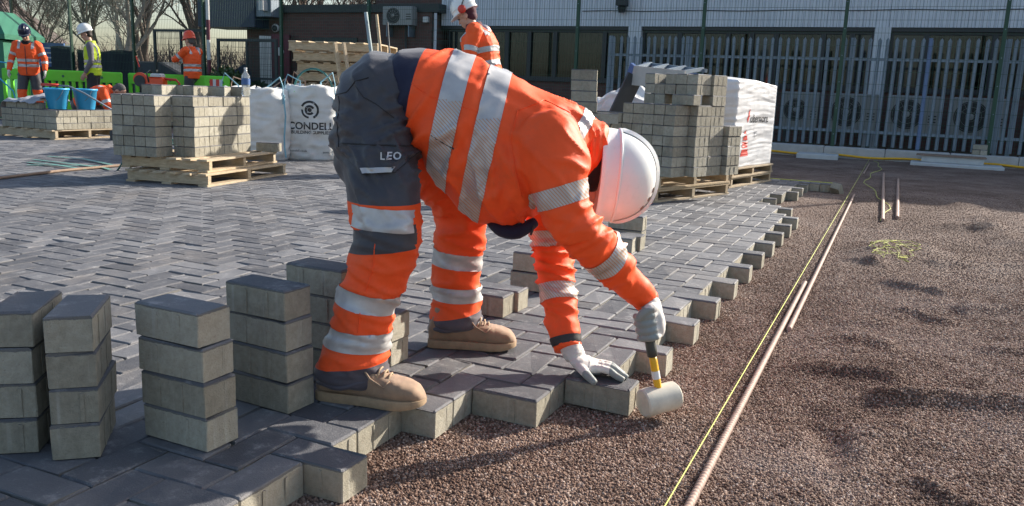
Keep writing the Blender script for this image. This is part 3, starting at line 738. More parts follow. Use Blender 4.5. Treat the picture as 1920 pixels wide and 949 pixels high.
def shrub(loc, rx, rz, label, seed):
    r = random.Random(seed); S = thing('shrub', label, 'shrub', loc); m = MB()
    for i in range(1500):
        v = Vector((r.gauss(0, 1), r.gauss(0, 1), r.gauss(0, 1))).normalized() * r.uniform(.45, 1) * (1 + .25 * noise.noise(Vector((i, seed, 0))))
        p = Vector((v.x * rx, v.y * rx, rz + v.z * rz)); a = Vector((r.uniform(-1, 1), r.uniform(-1, 1), r.uniform(-1, 1))).normalized() * .06; b = a.orthogonal().normalized() * .03
        m.add([p - a, p + b, p + a, p - b], [(0, 1, 2, 3)])
    obj('foliage', m, 'shrub_leaf', S); obj('stem', MB().tube([(0, 0, -.1), (0, 0, rz)], .03, 6), 'bark', S)
shrub(tuple(w2(-6.5, 19, 0)), .5, .55, 'green shrub behind the steel gate', 2); shrub(tuple(w2(-6.0, 19.6, 0)), .35, .4, 'small green shrub beside the red and white sign', 5)
sg = thing('totem_sign', 'white and maroon totem sign behind the steel gate', 'sign', tuple(w2(-6.05, 20.5, -.1)), YAW)
obj('post', MB().box(-.16, .12, 0, .2, 0, 1.95), 'white_plastic', sg); obj('panel', MB().box(.13, .55, .01, .19, .2, 2.0), 'maroon_panel', sg); obj('logo', MB().lathe([(.1, 0), (.1, .01)], (.33, .0, 1.6), (0, -1, 0), 16), 'white_plastic', sg)
hs = thing('far_house', 'dark roofed house far behind the green cabinet', 'house', tuple(w2(-31, 42, -.1)), YAW + .1)
obj('wall', MB().box(-5, 5.5, 0, 6, 0, 2.6), 'far_brickwork', hs); obj('roof', MB().add([(-5.6, -.5, 2.5), (6.0, -.5, 2.5), (4.0, 3, 5.0), (-4.5, 3, 5.0), (-5.6, 6.5, 2.5), (6.0, 6.5, 2.5)], [(0, 1, 2, 3), (3, 2, 5, 4), (0, 3, 4), (1, 5, 2)]), 'far_roof', hs)
for x in (-2, 1.5, 4): f = obj('window', MB().box(x, x + 1, -.06, -.002, 1, 2.2), 'pillar_white', hs); obj('pane', MB().box(x + .1, x + .9, -.075, -.061, 1.1, 2.1), 'window_glass', f)
bs = thing('notice_board', 'blue and white notice board behind the dark helmet', 'sign', tuple(w2(-12.05, 22, -.1)), YAW + .1)
obj('panel', MB().box(-.3, .35, 0, .06, 1.05, 1.65), 'sign_blue', bs); obj('side_panel', MB().box(.351, .52, .005, .055, 1.05, 1.6), 'sign_white', bs)
for s in (-.2, .3): obj('post', MB().box(s - .03, s + .03, .061, .12, 0, 1.6), 'steel_dark', bs)
for z, w in ((1.5, .5), (1.38, .42), (1.26, .46), (1.14, .36)): obj('text_line', MB().box(-.24, -.24 + w, -.008, -.001, z, z + .035), 'sign_white', bs)
def parked_car(loc, rz, label, mat):
    c = thing('parked_car', label, 'car', loc, rz); L = 1.9
    prof = [(-L, .35), (-L, .72), (-1.55, .8), (-.95, .86), (-.35, 1.28), (.75, 1.3), (1.45, .92), (1.85, .86), (1.9, .4)]
    rr_ = []
    for s, k in ((-.75, .94), (-.7, 1), (.7, 1), (.75, .94)): rr_.append([Vector((x * k, s * (.86 if z > .95 else 1), .3 + (z - .3) * (k + .03 if k < 1 else 1))) for x, z in prof])
    obj('body', MB().rings(rr_), mat, c)
    for s in (-1, 1): obj('side_window', MB().add([(-.85, s * .70, .9), (1.3, s * .70, .92), (.7, s * .645, 1.24), (-.33, s * .645, 1.22)], [(0, 1, 2, 3)]), 'window_glass', c)
    obj('windscreen', MB().add([(-.98, -.58, .89), (-.98, .58, .89), (-.4, .55, 1.26), (-.4, -.55, 1.26)], [(0, 1, 2, 3)]), 'window_glass', c)
    for x in (-1.2, 1.2):
        for s in (-1, 1): w_ = obj('wheel', MB().lathe([(.29, -.09), (.3, 0), (.29, .09)], (x, s * .68, .3), (0, 1, 0), 18), 'rubber_black', c); obj('rim', MB().lathe([(.17, 0), (.15, .105)], (x, s * .68, .3), (0, s, 0), 14), 'steel_galvanised', w_)
    for s in (-.5, .5): obj('headlight', MB().ellip((-1.88, s, .66), ((.03, 0, 0), (0, .13, 0), (0, 0, .06))), 'white_plastic', c)
parked_car(tuple(w2(-6.7, 22, -.1)), YAW + .3, 'dark blue car parked behind the steel gate', 'navy_metal')
parked_car(tuple(w2(-10.4, 23.5, -.1)), YAW + .1, 'grey car parked behind the netting', 'steel_dark')
gc = thing('green_cabinet', 'dark green site cabinet with sloping lid at the left edge', 'cabinet', tuple(w2(-10.55, 16.5, -.1)), YAW)
obj('body', MB().cbox(-1.3, .62, 0, 1.2, 0, 1.5, .02), 'green_cabinet', gc)
obj('lid', MB().add([(-1.4, -.1, 1.505), (.72, -.1, 1.505), (.72, 1.3, 1.505), (-1.4, 1.3, 1.505), (-1.4, -.1, 1.6), (.72, -.1, 1.6), (.72, 1.3, 1.6), (-1.4, 1.3, 1.6), (-1.1, .3, 2.05), (.3, .3, 2.05), (.3, 1.0, 2.05), (-1.1, 1.0, 2.05)],
    [(0, 3, 2, 1), (0, 1, 5, 4), (1, 2, 6, 5), (2, 3, 7, 6), (3, 0, 4, 7), (4, 5, 9, 8), (5, 6, 10, 9), (6, 7, 11, 10), (7, 4, 8, 11), (8, 9, 10, 11)]), 'green_cabinet', gc)
# ------------------------------------------------------------------ loose paving blocks
def blk(x, y, z, rz, label, group, r=R):
    "z is the underside of the block"
    o = obj('paving_block', BV[r.randrange(len(BV))]); o.location = (x, y, z + BH); o.rotation_euler = (0, 0, rz + r.choice((0, math.pi)))
    return tag(o, label, 'paving block', group)
ORD = ['bottom', 'second from bottom', 'third from bottom', 'top']
def stack(x, y, rz, n, what, drift=(0, 0), jit=.004, base=0.0):
    for k in range(n):
        nm = ORD[k] if (n == 4 and k < 4) else ['bottom', 'top'][k] if n == 2 else ('single' if n == 1 else ('top' if k == n - 1 else 'bottom' if k == 0 else 'middle' if n == 3 else '%s' % ['', 'second from bottom', 'third from bottom', 'fourth from bottom'][min(k, 3)]))
        blk(x + drift[0] * k + R.uniform(-jit, jit), y + drift[1] * k + R.uniform(-jit, jit), base + .0025 + k * (BH + .0012), rz + R.uniform(-.03, .03), f'{nm} paving block of the {what}', 'loose paving blocks standing in stacks')
stack(-.625, -.195, math.radians(127), 4, 'four high stack cut by the left edge', (-.002, .002))
stack(-.495, -.155, math.radians(131), 4, 'second four high stack from the left', (-.003, .001))
stack(-.312, -.022, 0.0, 4, 'third four high stack from the left', (-.006, .002))
stack(-.305, .25, -.06, 4, 'four high stack just left of the near boot', (-.002, .001))
stack(-.325, .51, 0.0, 4, 'four high stack behind the near trouser leg', (-.002, 0))
stack(-.28, .675, 0.0, 2, 'two high stack showing right of the near trouser leg', (0, 0))
stack(-.235, 1.345, .02, 1, 'pair right of the far boot, nearer one')
stack(-.225, 1.447, .02, 1, 'pair right of the far boot, farther one')
stack(-.215, 1.79, -.03, 2, 'two high stack left of the far sleeve')
stack(-.205, 2.84, .03, 1, 'pair below the white helmet, nearer one'); stack(-.195, 2.94, .03, 1, 'pair below the white helmet, farther one')
stack(-.24, 3.12, .03, 2, 'two high stack below the white helmet')

# ------------------------------------------------------------------ pallets
def pallet(loc, rz, W, D, label, group=None, H=.1, stringer_x=True, nb=6, seed=0):
    "W along local x (the stringers run along x), D along local y"
    r = random.Random(seed); p = thing('wooden_pallet', label, 'pallet', loc, rz, group)
    for k in range(3):
        y = [0, D / 2 - .019, D - .038][k]; obj('stringer', MB().box(.0, W, y, y + .038, .016, H - .016), 'pallet_wood', p)
    for zz, n, sw in ((H - .0155, nb, .62), (0, 3, .42)):
        for k in range(n):
            w = W / n * (sw if n > 3 else .45) * r.uniform(.9, 1.1) if n > 3 else .085; x = (W - w) * k / (n - 1) if n > 1 else 0
            x += r.uniform(-.006, .006)
            o = obj('deck_board', MB().cbox(x, x + w, -.012 - r.uniform(0, .025), D + .012 + r.uniform(0, .02), 0, .0152, .002), 'pallet_wood', p); o.location = (0, 0, zz); o.rotation_euler = (0, 0, r.uniform(-.008, .008))
    return p
# left pack
A = math.radians(10); eu = Vector((math.cos(A), math.sin(A), 0)); ev = Vector((-math.sin(A), math.cos(A), 0))
pallet((-4.405, 3.335, 0), A * .85, .74, 1.1, 'lower of the two pallets under the left block pack', 'pallets under block packs', .1, seed=1)
pallet((-4.50, 3.37, .1015), A * 1.15, .78, 1.02, 'upper of the two pallets under the left block pack', 'pallets under block packs', .1, seed=2)
org = Vector((-3.82, 3.42, .203)); CN = ['bottom', 'second', 'third', 'fourth', 'fifth', 'sixth', 'seventh', 'eighth', 'ninth', 'tenth']
def pack(org, A, cells, what, group, r):
    eu = Vector((math.cos(A), math.sin(A), 0)); ev = Vector((-math.sin(A), math.cos(A), 0))
    cells = sorted(cells, key=lambda q: (q[2], fr(org + eu * q[0] + ev * q[1])[0])); seen = {}
    OR = ['leftmost'] + [w + ' from left' for w in 'second third fourth fifth sixth seventh eighth ninth tenth eleventh twelfth thirteenth fourteenth fifteenth sixteenth seventeenth eighteenth nineteenth twentieth'.split()]
    for (i, j, c, turned) in cells:                     # i,j = centre in metres along the pack, c = course
        k = seen[c] = seen.get(c, -1) + 1
        p = org + eu * (i + r.uniform(-.003, .003)) + ev * (j + r.uniform(-.003, .003))
        lab = f'paving block {OR[k]} of the loose blocks on the left pack' if c == 6 and 'loose' in what else f'paving block {OR[k]} in the {CN[c]} course of the {what}' if k < len(OR) else f'paving block inside the {CN[c]} course of the {what}'
        blk(p.x, p.y, org.z + c * (BH + .001), A + (0 if turned else math.pi / 2) + r.uniform(-.012, .012), lab, group, r)
cells = []
for c in range(6):
    for k in range(4): cells.append((-.65 + .1 * k, .1, c, 0))
    for k in range(2): cells.append((-.25 + .1 * k, .3, c, 0))
    for j in (.5, .7, .9): cells.append((-.15, j, c, 0))
    if c == 5:
        for j in (.3, .5, .7, .9): cells.append((-.65, j, c, 0))
        for k in range(3): cells.append((-.55 + .1 * k, .3, c, 0))
        for j in (.5, .7, .9):
            for k in range(4): cells.append((-.55 + .1 * k, j, c, 0))
pack(org, A, cells, 'left stepped pack', 'blocks of the left stepped pack', random.Random(11))
top = [(-.62, .42, 6, 0), (-.52, .42, 6, 0), (-.46, .60, 6, 0), (-.36, .6, 6, 0), (-.30, .82, 6, 1), (-.2, .95, 6, 1)]
pack(org, A, [(i, j, c, t) for i, j, c, t in top], 'loose blocks on the left pack', 'blocks loose on the left pack', random.Random(12))
p = org + eu * (-.03) + ev * 1.02; blk(-3.99, 4.50, .2035, A + .15, 'single dark paving block alone on the right end of the upper pallet', None)
def bottle(loc):
    b = thing('water_bottle', 'clear plastic water bottle standing on the left block pack', 'bottle', loc)
    obj('bottle_body', MB().lathe([(.03, 0), (.036, .01), (.036, .08), (.033, .09), (.036, .1), (.036, .17), (.012, .21), (.012, .225)], (0, 0, 0), (0, 0, 1), 16), 'bottle_plastic', b, True)
    obj('cap', MB().lathe([(.014, .226), (.014, .242)], (0, 0, 0), (0, 0, 1), 12), 'white_plastic', b); obj('label', MB().lathe([(.0368, .1), (.0368, .15)], (0, 0, 0), (0, 0, 1), 16, False), 'sign_blue', b, True)
bottle((-4.03, 4.27, .203 + 6 * .079 + .002))
# right pack
B = math.radians(-19.7); ru = Vector((math.cos(B), math.sin(B), 0)); rv = Vector((-math.sin(B), math.cos(B), 0))
pallet((-1.33, 5.21, 0), B, .8, 1.08, 'lower of the two pallets under the right block pack', 'pallets under block packs', .1, seed=3)
pallet((-1.32, 5.22, .1015), B + .01, .8, 1.06, 'upper of the two pallets under the right block pack', 'pallets under block packs', .1, seed=4)
org2 = Vector((-.475, 4.975, .203)); cells = []
for c in range(10):
    if c < 7:
        for k in range(5 if c == 6 else 6 if c > 1 else 7): cells.append((-.05 - .1 * k, .1, c, 0))
        if c in (4, 5): cells.append((-.73, .05, c, 1))
    else:
        for k in range(5):
            if c == 7 and k == 1: cells.append((-.02, .17, c, 1)); continue
            if c == 7 and k in (0, 2): continue
            if c == 9 and k == 3: continue
            cells.append((.0 - .1 * k, .3, c, 0))
    for j in (.3, .5): cells.append((.02, j, c, 0)) if not (c > 6 and j == .3) else None
    if c < 5: cells.append((.06, .72, c, 0))
    else: cells.append((-.12, .72, c, 0))
    if c >= 6:
        for k in range(1, 5): cells.append((.02 - .1 * k, .5, c, 0)) if c in (6, 9) else None
pack(org2, B, cells, 'right stepped pack', 'blocks of the right stepped pack', random.Random(13))
# tower of loose blocks seen past the shoulder
stack(-1.13, 4.75, math.radians(18), 4, 'upper tower seen past the bent shoulder', (-.004, .002), .006, .2 + 6 * .079)
for k in range(6): blk(-1.12, 4.75 + .01 * (k % 2), .2 + k * .079, math.radians(18), 'paving block low in the tower hidden past the bent shoulder', 'blocks low in the hidden tower')
blk(-.98, 4.83, .2 + 5 * .079, math.radians(18), 'single paving block beside the tower past the bent shoulder', None)
pallet((-1.6, 4.5, .0), math.radians(18), .8, .6, 'pallet under the block tower behind the bent worker', 'pallets under block packs', .1, seed=9)
pallet((-1.6, 4.5, .1015), math.radians(18), .8, .6, 'second pallet under the block tower behind the bent worker', 'pallets under block packs', .098, seed=10)
# white wrapped pack
C = math.radians(-12)
pallet((-1.13, 6.68, 0), C, .86, 1.02, 'lower pallet under the white wrapped pack', 'pallets under block packs', .09, seed=5)
pallet((-1.125, 6.69, .0915), C, .86, 1.02, 'upper pallet under the white wrapped pack', 'pallets under block packs', .09, seed=6)
wp = thing('wrapped_pack', 'white film wrapped pack with red cone print on two pallets', 'pack', (-1.125, 6.69, .183), C)
bm = bmesh.new(); bmesh.ops.create_grid(bm, x_segments=2, y_segments=2, size=1); bm.free()
m = MB(); nx_, nz_ = 70, 60; W_, D_, H_ = .84, 1.0, .8; per = 2 * (W_ + D_)
def wrap_pt(s, h):
    s = s % per
    if s < W_: x, y, nn = s, 0, (0, -1)
    elif s < W_ + D_: x, y, nn = W_, s - W_, (1, 0)
    elif s < 2 * W_ + D_: x, y, nn = W_ - (s - W_ - D_), D_, (0, 1)
    else: x, y, nn = 0, D_ - (s - 2 * W_ - D_), (-1, 0)
    f = noise.noise(Vector((s * 1.6, h * 21 + .8 * math.sin(s * 3), 2))); f2 = noise.noise(Vector((s * 5, h * 44, 9)))
    e = .011 * (1 - 2 * abs(f)) + .005 * f2
    top = .0 if h < .9 else (h - .9) * .06
    dip = -.06 * max(0, (y - .5)) if h > .5 else 0
    return (x + nn[0] * (e - top), y + nn[1] * (e - top), h * H_ + dip * (h - .5) * 2)
n = 168; rr_ = [[wrap_pt(per * k / n, j / nz_) for k in range(n)] for j in range(nz_ + 1)]
c0 = Vector((W_ / 2, D_ / 2, 0))
for q, zz in ((.9, .012), (.45, .03), (.05, .035)): rr_.append([tuple(c0 + (Vector(p) - c0) * q + Vector((0, 0, (Vector(p).z) * (1 - q) + zz + .008 * noise.noise(Vector(p) * 9)))) for p in rr_[nz_]])
film = obj('film', fixn(m.rings(rr_).mesh('film')), 'wrap_white', wp, True); FT = bvh(film.data)
def side_print(me): return drape(me, FT, (-1, 0, 0), .003)
RY = Matrix(((0, 0, 1, 0), (1, 0, 0, 0), (0, 1, 0, 0), (0, 0, 0, 1)))          # text plane -> the pack's right side
def onside(y, z): return Matrix.Translation((W_ + .3, y, z)) @ RY
obj('lettering', side_print(text_mesh('obermore', .115, onside(.58, .45), 2, .0015)), 'ink_black', film)
for (a, b, z0, z1) in ((.075, .10, .10, .165), (.055, .07, .18, .235), (.032, .048, .25, .295), (.01, .025, .308, .345)):
    obj('cone_print', side_print(poly_mesh([(W_ + .3, .27 - b, z0), (W_ + .3, .27 + b, z0), (W_ + .3, .27 + a, z1), (W_ + .3, .27 - a, z1)], 3)), 'ink_red', film)
obj('mark_print', side_print(poly_mesh([(W_ + .3, .5, .27), (W_ + .3, .56, .28), (W_ + .3, .54, .34), (W_ + .3, .5, .33)], 3)), 'ink_grey', film)
obj('mark_print', side_print(poly_mesh([(W_ + .3, .27, .45), (W_ + .3, .295, .41), (W_ + .3, .33, .52), (W_ + .3, .315, .545)], 3)), 'ink_red', film)
obj('lettering', side_print(text_mesh('paving', .035, onside(.64, .15), 1)), 'ink_grey', film)
for z in (.02, .11): obj('painted_end', MB().box(W_ - .045, W_ + .006, .985, 1.035, -.183 + z, -.183 + z + .058), 'red_plastic', wp)
# blue steel hopper frame on top, board leaning, bag behind
hp = thing('lifting_cradle', 'blue steel cradle with cream panel resting behind the right block pack', 'cradle', (-1.16, 5.98, .90), B - .12)
obj('panel', MB().add([(0, 0, 0), (.62, 0, -.02), (.62, .0, .13), (.04, 0, .17), (0, .02, 0), (.62, .02, -.02), (.62, .02, .13), (.04, .02, .17)], [(0, 1, 2, 3), (7, 6, 5, 4), (0, 4, 5, 1), (1, 5, 6, 2), (2, 6, 7, 3), (3, 7, 4, 0)]), 'concrete_pale', hp)
obj('end_plate', MB().add([(-.2, .1, -.03), (0, .0, 0), (.04, .0, .17), (-.12, .12, .2), (-.19, .14, -.03), (.0, .03, 0), (.04, .03, .17), (-.11, .15, .2)], [(0, 1, 2, 3), (7, 6, 5, 4), (3, 2, 6, 7), (0, 3, 7, 4)]), 'blue_paint', hp)
for k in range(4): obj('web', MB().beam((.06 + k * .18, .02, .155 - k * .012), (-.02 + k * .2, .28, .2 - k * .015), .03, .03), 'steel_galvanised', hp)
obj('back_rail', MB().beam((-.1, .28, .2), (.62, .28, .14), .03, .03), 'steel_galvanised', hp); obj('tray', MB().add([(-.1, .27, .17), (.6, .27, .11), (.6, .03, .08), (.03, .03, .12)], [(0, 1, 2, 3)]), 'blue_paint', hp)
tag(obj('dark_board', MB().beam((-1.42, 5.75, .1), (-1.12, 6.0, .98), .16, .025, (-.5, .6, .3)), 'steel_dark'), 'dark board leaning behind the right block pack', 'board')
def bulk_bag(loc, rz, W, D, H, label, seed, slump=.04, group=None, handles=True, peak=.0, mat='bag_white'):
    r = random.Random(seed); b = thing('bulk_bag', label, 'bag', loc, rz, group); n = 72; nz = 40; rr_ = []
    for j in range(nz + 1):
        h = j / nz; ring = []
        for k in range(n):
            t = 2 * math.pi * k / n; cx, sx_ = math.cos(t), math.sin(t)
            e = 3.6 if h < .85 else 3.6 - (h - .85) * 8; q = (abs(cx) ** e + abs(sx_) ** e) ** (-1 / e)
            bul = 1 + slump * math.sin(math.pi * min(1, h * 1.05)); x, y = cx * q * W / 2 * bul, sx_ * q * D / 2 * bul
            p = Vector((x, y, h * H)); nrm = Vector((cx, sx_, 0))
            f = .026 * (1 - 2.4 * abs(noise.noise(Vector((t * 1.7, h * 9 + seed, seed))))) + .01 * noise.noise(Vector((t * 4, h * 4, seed + 3)))
            f *= 1 if h > .06 else h / .06
            ring.append(p + nrm * f + Vector((0, 0, (.02 * noise.noise(Vector((cx * 2, sx_ * 2, seed))) + peak * noise.noise(Vector((cx * 1.2 + 5, sx_ * 1.2, seed)))) * h)))
        rr_.append(ring)
    for q, dz in ((.93, .01), (.8, -.015), (.5, -.02 + peak * .6), (.2, .0 + peak), (.03, .01 + peak)):
        rr_.append([Vector((p.x * q, p.y * q, p.z + dz + .03 * noise.noise(p * 7 + Vector((q * 9, 0, 0))))) for p in rr_[nz]])
    s = obj('sack', fixn(MB().rings(rr_).mesh('sack')), mat, b, True)
    if handles:
        for sx_ in (-1, 1):
            for sy in (-1, 1):
                c = Vector((sx_ * W * .46, sy * D * .46, 0)); obj('corner_seam', MB().tube([c * 1.06 + Vector((0, 0, z * H)) + Vector((r.uniform(-.008, .008), 0, 0)) for z in np.linspace(.05, .93, 7)], .009, 5), 'strap_blue', b)
                q = Vector((-sx_ * .1, 0, 0)); obj('lifting_loop', MB().tube([c + Vector((0, 0, H * .8)), c + Vector((0, 0, H + .04)), c * .9 + Vector((0, 0, H + r.uniform(.1, .16))), c * .8 + q + Vector((0, 0, H + r.uniform(.02, .08))), c * .85 + q + Vector((0, 0, H * .86))], .012, 5, squash=.5), 'strap_blue' if sy < 0 else 'rope_brown', b)
    return b, s
bulk_bag(tuple(w2(-2.76, 8.98, 0)), YAW + .15, .66, .6, .73, 'plain white bulk bag beside the left block pack', 1, .06)
bb, ss = bulk_bag(tuple(w2(-2.22, 9.22, 0)), YAW + .12, .56, .58, .77, 'white bulk bag printed with black company lettering', 2, .03)
T2 = bvh(ss.data); Mx = lambda x, z: Matrix.Translation((x, -1, z)) @ Matrix.Rotation(math.pi / 2, 4, 'X')
def fp(me): return drape(me, T2, (0, 1, 0), .003, 1.0)
obj('lettering', fp(text_mesh('CONDELL', .105, Mx(.01, .36), 2, .0022)), 'ink_black', ss); obj('lettering', fp(text_mesh('BUILDING SUPPLIES', .047, Mx(.01, .295), 2, .0008)), 'ink_black', ss)
obj('lettering', fp(text_mesh('condell.co.uk', .034, Mx(-.12, .1), 1)), 'ink_black', ss); obj('lettering', fp(text_mesh('paving', .03, Mx(.17, .09), 1)), 'ink_black', ss)
def arc_poly(r0, r1, a0, a1, n=28):
    v = []; f = []
    for i in range(n + 1):
        a = a0 + (a1 - a0) * i / n; v += [(.0 + r0 * math.cos(a), -1, .53 + r0 * math.sin(a)), (.0 + r1 * math.cos(a), -1, .53 + r1 * math.sin(a))]
    for i in range(n): f.append((2 * i, 2 * i + 1, 2 * i + 3, 2 * i + 2))
    return MB().add(v, f).mesh('arc')
for r0, r1, a0, a1 in ((.075, .097, -1.1, 2.7), (.068, .088, 3.1, 4.6), (.028, .052, .4, 5.6), (.0, .022, 0, 6.28)): obj('logo_ring', fp(arc_poly(r0, r1, a0, a1)), 'ink_black', ss)
obj('tag', MB().box(-.16, -.08, -.30, -.295, .70, .72), 'barrier_green', bb)
bulk_bag(tuple(w2(1.22, 9.3, 0)), YAW - .1, .68, .6, .78, 'slumped white bulk bag left of the right block pack', 4, .08, None, False, .12)
loose('green_hoop', [w2(-2.42 + .21 * (1 - math.cos(t)), 9.2, .72 + .24 * math.sin(t)) for t in np.linspace(0, math.pi, 14)], .011, 'hose_teal', 'green strap loop arching above the printed bag', 'strap')
# tall pile of empty pallets behind the bent worker
for k in range(11):
    X = -2.58 + R.uniform(-.05, .05) + (.0 if k < 10 else -.13); o = pallet(tuple(w2(X, 10.0 + R.uniform(-.05, .05), .0 + k * .117)), YAW - .12 + R.uniform(-.05, .05), 1.05, 1.0,
        f'{["bottom", "second from bottom", "third from bottom", "fourth from bottom", "fifth from bottom", "sixth from bottom", "seventh from bottom", "fourth from top", "third from top", "second from top", "top"][k]} empty pallet in the tall pile', 'empty pallets piled up', .115, nb=7, seed=20 + k)
for X, w in ((-2.0, .035), (-1.9, .03)): tag(obj('timber_batten', MB().beam(w2(X - .1, 9.78, 1.27), w2(X + .04, 9.62, .55), w, .03), 'pallet_wood'), ('left' if w > .03 else 'right') + ' pale timber batten leaning on the pallet pile', 'batten', 'battens on the pallet pile')
for X0, X1, z, mt, lb, w in ((-1.72, -1.5, 1.6, 'handle_pale', 'pale painted wooden tool handle, thickest of those by the pallet pile', .02), (-1.6, -1.42, 1.58, 'pallet_wood', 'plain wooden tool handle beside the painted one', .016), (-1.48, -1.36, 1.5, 'steel_dark', 'thin dark steel tool handle by the pallet pile', .01)):
    tl = thing('long_tool', lb, 'tool', tuple(w2(X1, 9.55, 0)), YAW); obj('shaft', MB().tube([(X0 - X1, .05, z), (0, 0, .12)], w, 8), mt, tl, True); obj('blade', MB().cbox(-.09, .09, -.012, .012, .0, .14, .006), 'steel_dark', tl)
wb = thing('hand_barrow', 'grey steel sack barrow showing behind the bent worker', 'barrow', tuple(w2(-1.2, 9.6, 0)), YAW)
for x in (-.12, .16): obj('upright', MB().tube([(x, 0, .12), (x - .02, .1, 1.15)], .016, 8), 'steel_galvanised', wb)
obj('crossbar', MB().tube([(-.14, .1, 1.12), (.16, .1, 1.12)], .014, 8), 'steel_galvanised', wb); obj('plate', MB().box(-.16, .2, -.25, .02, .02, .04), 'steel_dark', wb)
for x in (-.18, .22): obj('wheel', MB().lathe([(.1, -.02), (.12, 0), (.1, .02)], (x, .06, .12), (1, 0, 0), 16), 'rubber_black', wb)
obj('back_plate', MB().box(-.1, .13, .07, .09, .75, 1.08), 'blue_paint', wb)

# ------------------------------------------------------------------ far left pack, buckets, sheet, barriers, saw bench
D0 = Vector((-8.35, 5.72, 0))
pallet((-9.42, 5.68, 0), .0, 1.06, .98, 'pallet under the low pack with blue buckets', 'pallets under block packs', .12, seed=7, nb=5)
cells = []
for c in range(3):
    if c != 1:
        for k in range(5): cells.append((-.1 - .2 * k, .05, c, 1)); 
        for j in range(4): cells.append((-.05, .2 + .2 * j, c, 0))
    else:
        for k in range(5): cells.append((-.1 - .2 * k, .05, c, 1))
        for j in range(8): cells.append((-.1, .15 + .1 * j, c, 1))
    if c == 2:
        for k in range(4):
            for j in range(4): cells.append((-.2 - .2 * k, .2 + .18 * j, c, 1)) if False else None
pack(Vector((-8.35, 5.70, .124)), .02, cells, 'bucket pack', 'blocks of the low pack with blue buckets', random.Random(14))
obj_fill = []
for k in range(5):
    for j in range(0, 3): 
        if not (k == 0): blk(-8.45 - .2 * k, 5.70 + .15 + .1 * j, .124 + 2 * .079, .02, 'paving block in the top layer under the blue buckets', 'top layer of the low pack with blue buckets', R)
for k in range(3): blk(-9.22 + .21 * k, 5.78, .124 + 3 * .079, .02, 'paving block on top of the low pack under the grey sheet', 'blocks under the grey sheet')
def bucket(loc, label):
    b = thing('blue_bucket', label, 'bucket', loc, 0, 'blue buckets on the low pack')
    obj('pail', MB().lathe([(.1, 0), (.105, .004), (.142, .24), (.15, .242), (.15, .262), (.138, .262), (.134, .24), (.098, .012), (.02, .01)], (0, 0, 0), (0, 0, 1), 28), 'bucket_blue', b, True)
    obj('bail_handle', MB().tube([(.15 * math.cos(t), .15 * math.sin(t) * .3 - .02 - .12 * math.sin(t), .24 - .16 * math.sin(t)) for t in np.linspace(0, math.pi, 12)], .004, 5), 'steel_galvanised', b)
bucket((-8.62, 5.93, .124 + 3 * .079 + .002), 'left blue plastic bucket on the low block pack'); bucket((-8.52, 6.26, .124 + 3 * .079 + .002), 'right blue plastic bucket on the low block pack')
m = MB(); nx_, ny_ = 36, 22; v = []
for j in range(ny_):
    for i in range(nx_):
        x = -.05 + .75 * i / (nx_ - 1); y = -.06 + .5 * j / (ny_ - 1); z = .08 + .05 * noise.noise(Vector((x * 6, y * 6, 1))) + .06 * math.exp(-((x - .45) ** 2 + (y - .2) ** 2) / .02) + .03 * abs(noise.noise(Vector((x * 14, y * 10, 4))))
        if y < .0: z -= (0 - y) * .6
        if x < .05: z = max(-.16, z - (.05 - x) * 2.6)
        v.append((x, y, z))
m.add(v, [(j * nx_ + i, j * nx_ + i + 1, (j + 1) * nx_ + i + 1, (j + 1) * nx_ + i) for j in range(ny_ - 1) for i in range(nx_ - 1)])
sh = obj('crumpled_sheet', m, 'sheet_grey', smooth=True); sh.location = (-9.4, 5.75, .124 + 3 * .079 + .03); tag(sh, 'crumpled grey sheet over the left end of the low pack', 'sheet')
lv = thing('block_splitter_lever', 'grey steel lever with red grip reaching over beside the buckets', 'lever', tuple(w2(-5.42, 10.6, 0)), YAW)
obj('arm', MB().tube([(-.32, .0, .66), (-.18, 0, .655), (.0, 0, .58), (.3, .1, .38), (.42, .2, .1)], .011, 8), 'steel_galvanised', lv, True); obj('grip', MB().tube([(-.52, 0, .665), (-.31, 0, .661)], .019, 10), 'red_plastic', lv, True); obj('base', MB().cbox(.25, .65, .1, .3, 0, .12, .01), 'steel_dark', lv)
def barrier(loc, rz, L, label, plates=False):
    b = thing('plastic_barrier', label, 'barrier', loc, rz, 'lime green plastic barriers'); H = .86; t = .03
    obj('top_rail', MB().cbox(0, L, -t, t, H - .2, H, .02), 'barrier_green', b); obj('bottom_rail', MB().cbox(0, L, -t, t, .1, .22, .01), 'barrier_green', b)
    n = int(L / .13)
    for k in range(n + 1): x = k * (L - .05) / n; obj('slat', MB().cbox(x, x + .055, -t * .8, t * .8, .221, H - .201, .004), 'barrier_green', b)
    for x in (.12, L - .12): obj('foot', MB().cbox(x - .05, x + .05, -.25, .25, 0, .09, .02), 'rubber_black', b)
    for k in range(3): obj('port', MB().lathe([(.025, 0), (.025, .004)], (L * (.25 + .25 * k), -t - .001, H - .11), (0, -1, 0), 12), 'green_cabinet', b)
    if plates:
        for k in range(4): obj('reflector', MB().box(.1 + k * .06, .158 + k * .06, -t - .006, -t - .001, H - .25, H - .06), ('red_plastic', 'white_plastic')[k % 2], b)
barrier(tuple(w2(-9.62, 15.9, 0)), YAW + .0, .62, 'short lime green barrier section at the far left edge'); barrier(tuple(w2(-8.95, 16.1, 0)), YAW + .02, 1.45, 'lime green barrier between the left worker and the yellow vest')
barrier(tuple(w2(-7.45, 16.3, 0)), YAW + .02, 1.6, 'lime green barrier right of the yellow vest'); barrier(tuple(w2(-5.62, 15.3, 0)), YAW - .1, .45, 'lime green barrier with red and white reflector plate', True)
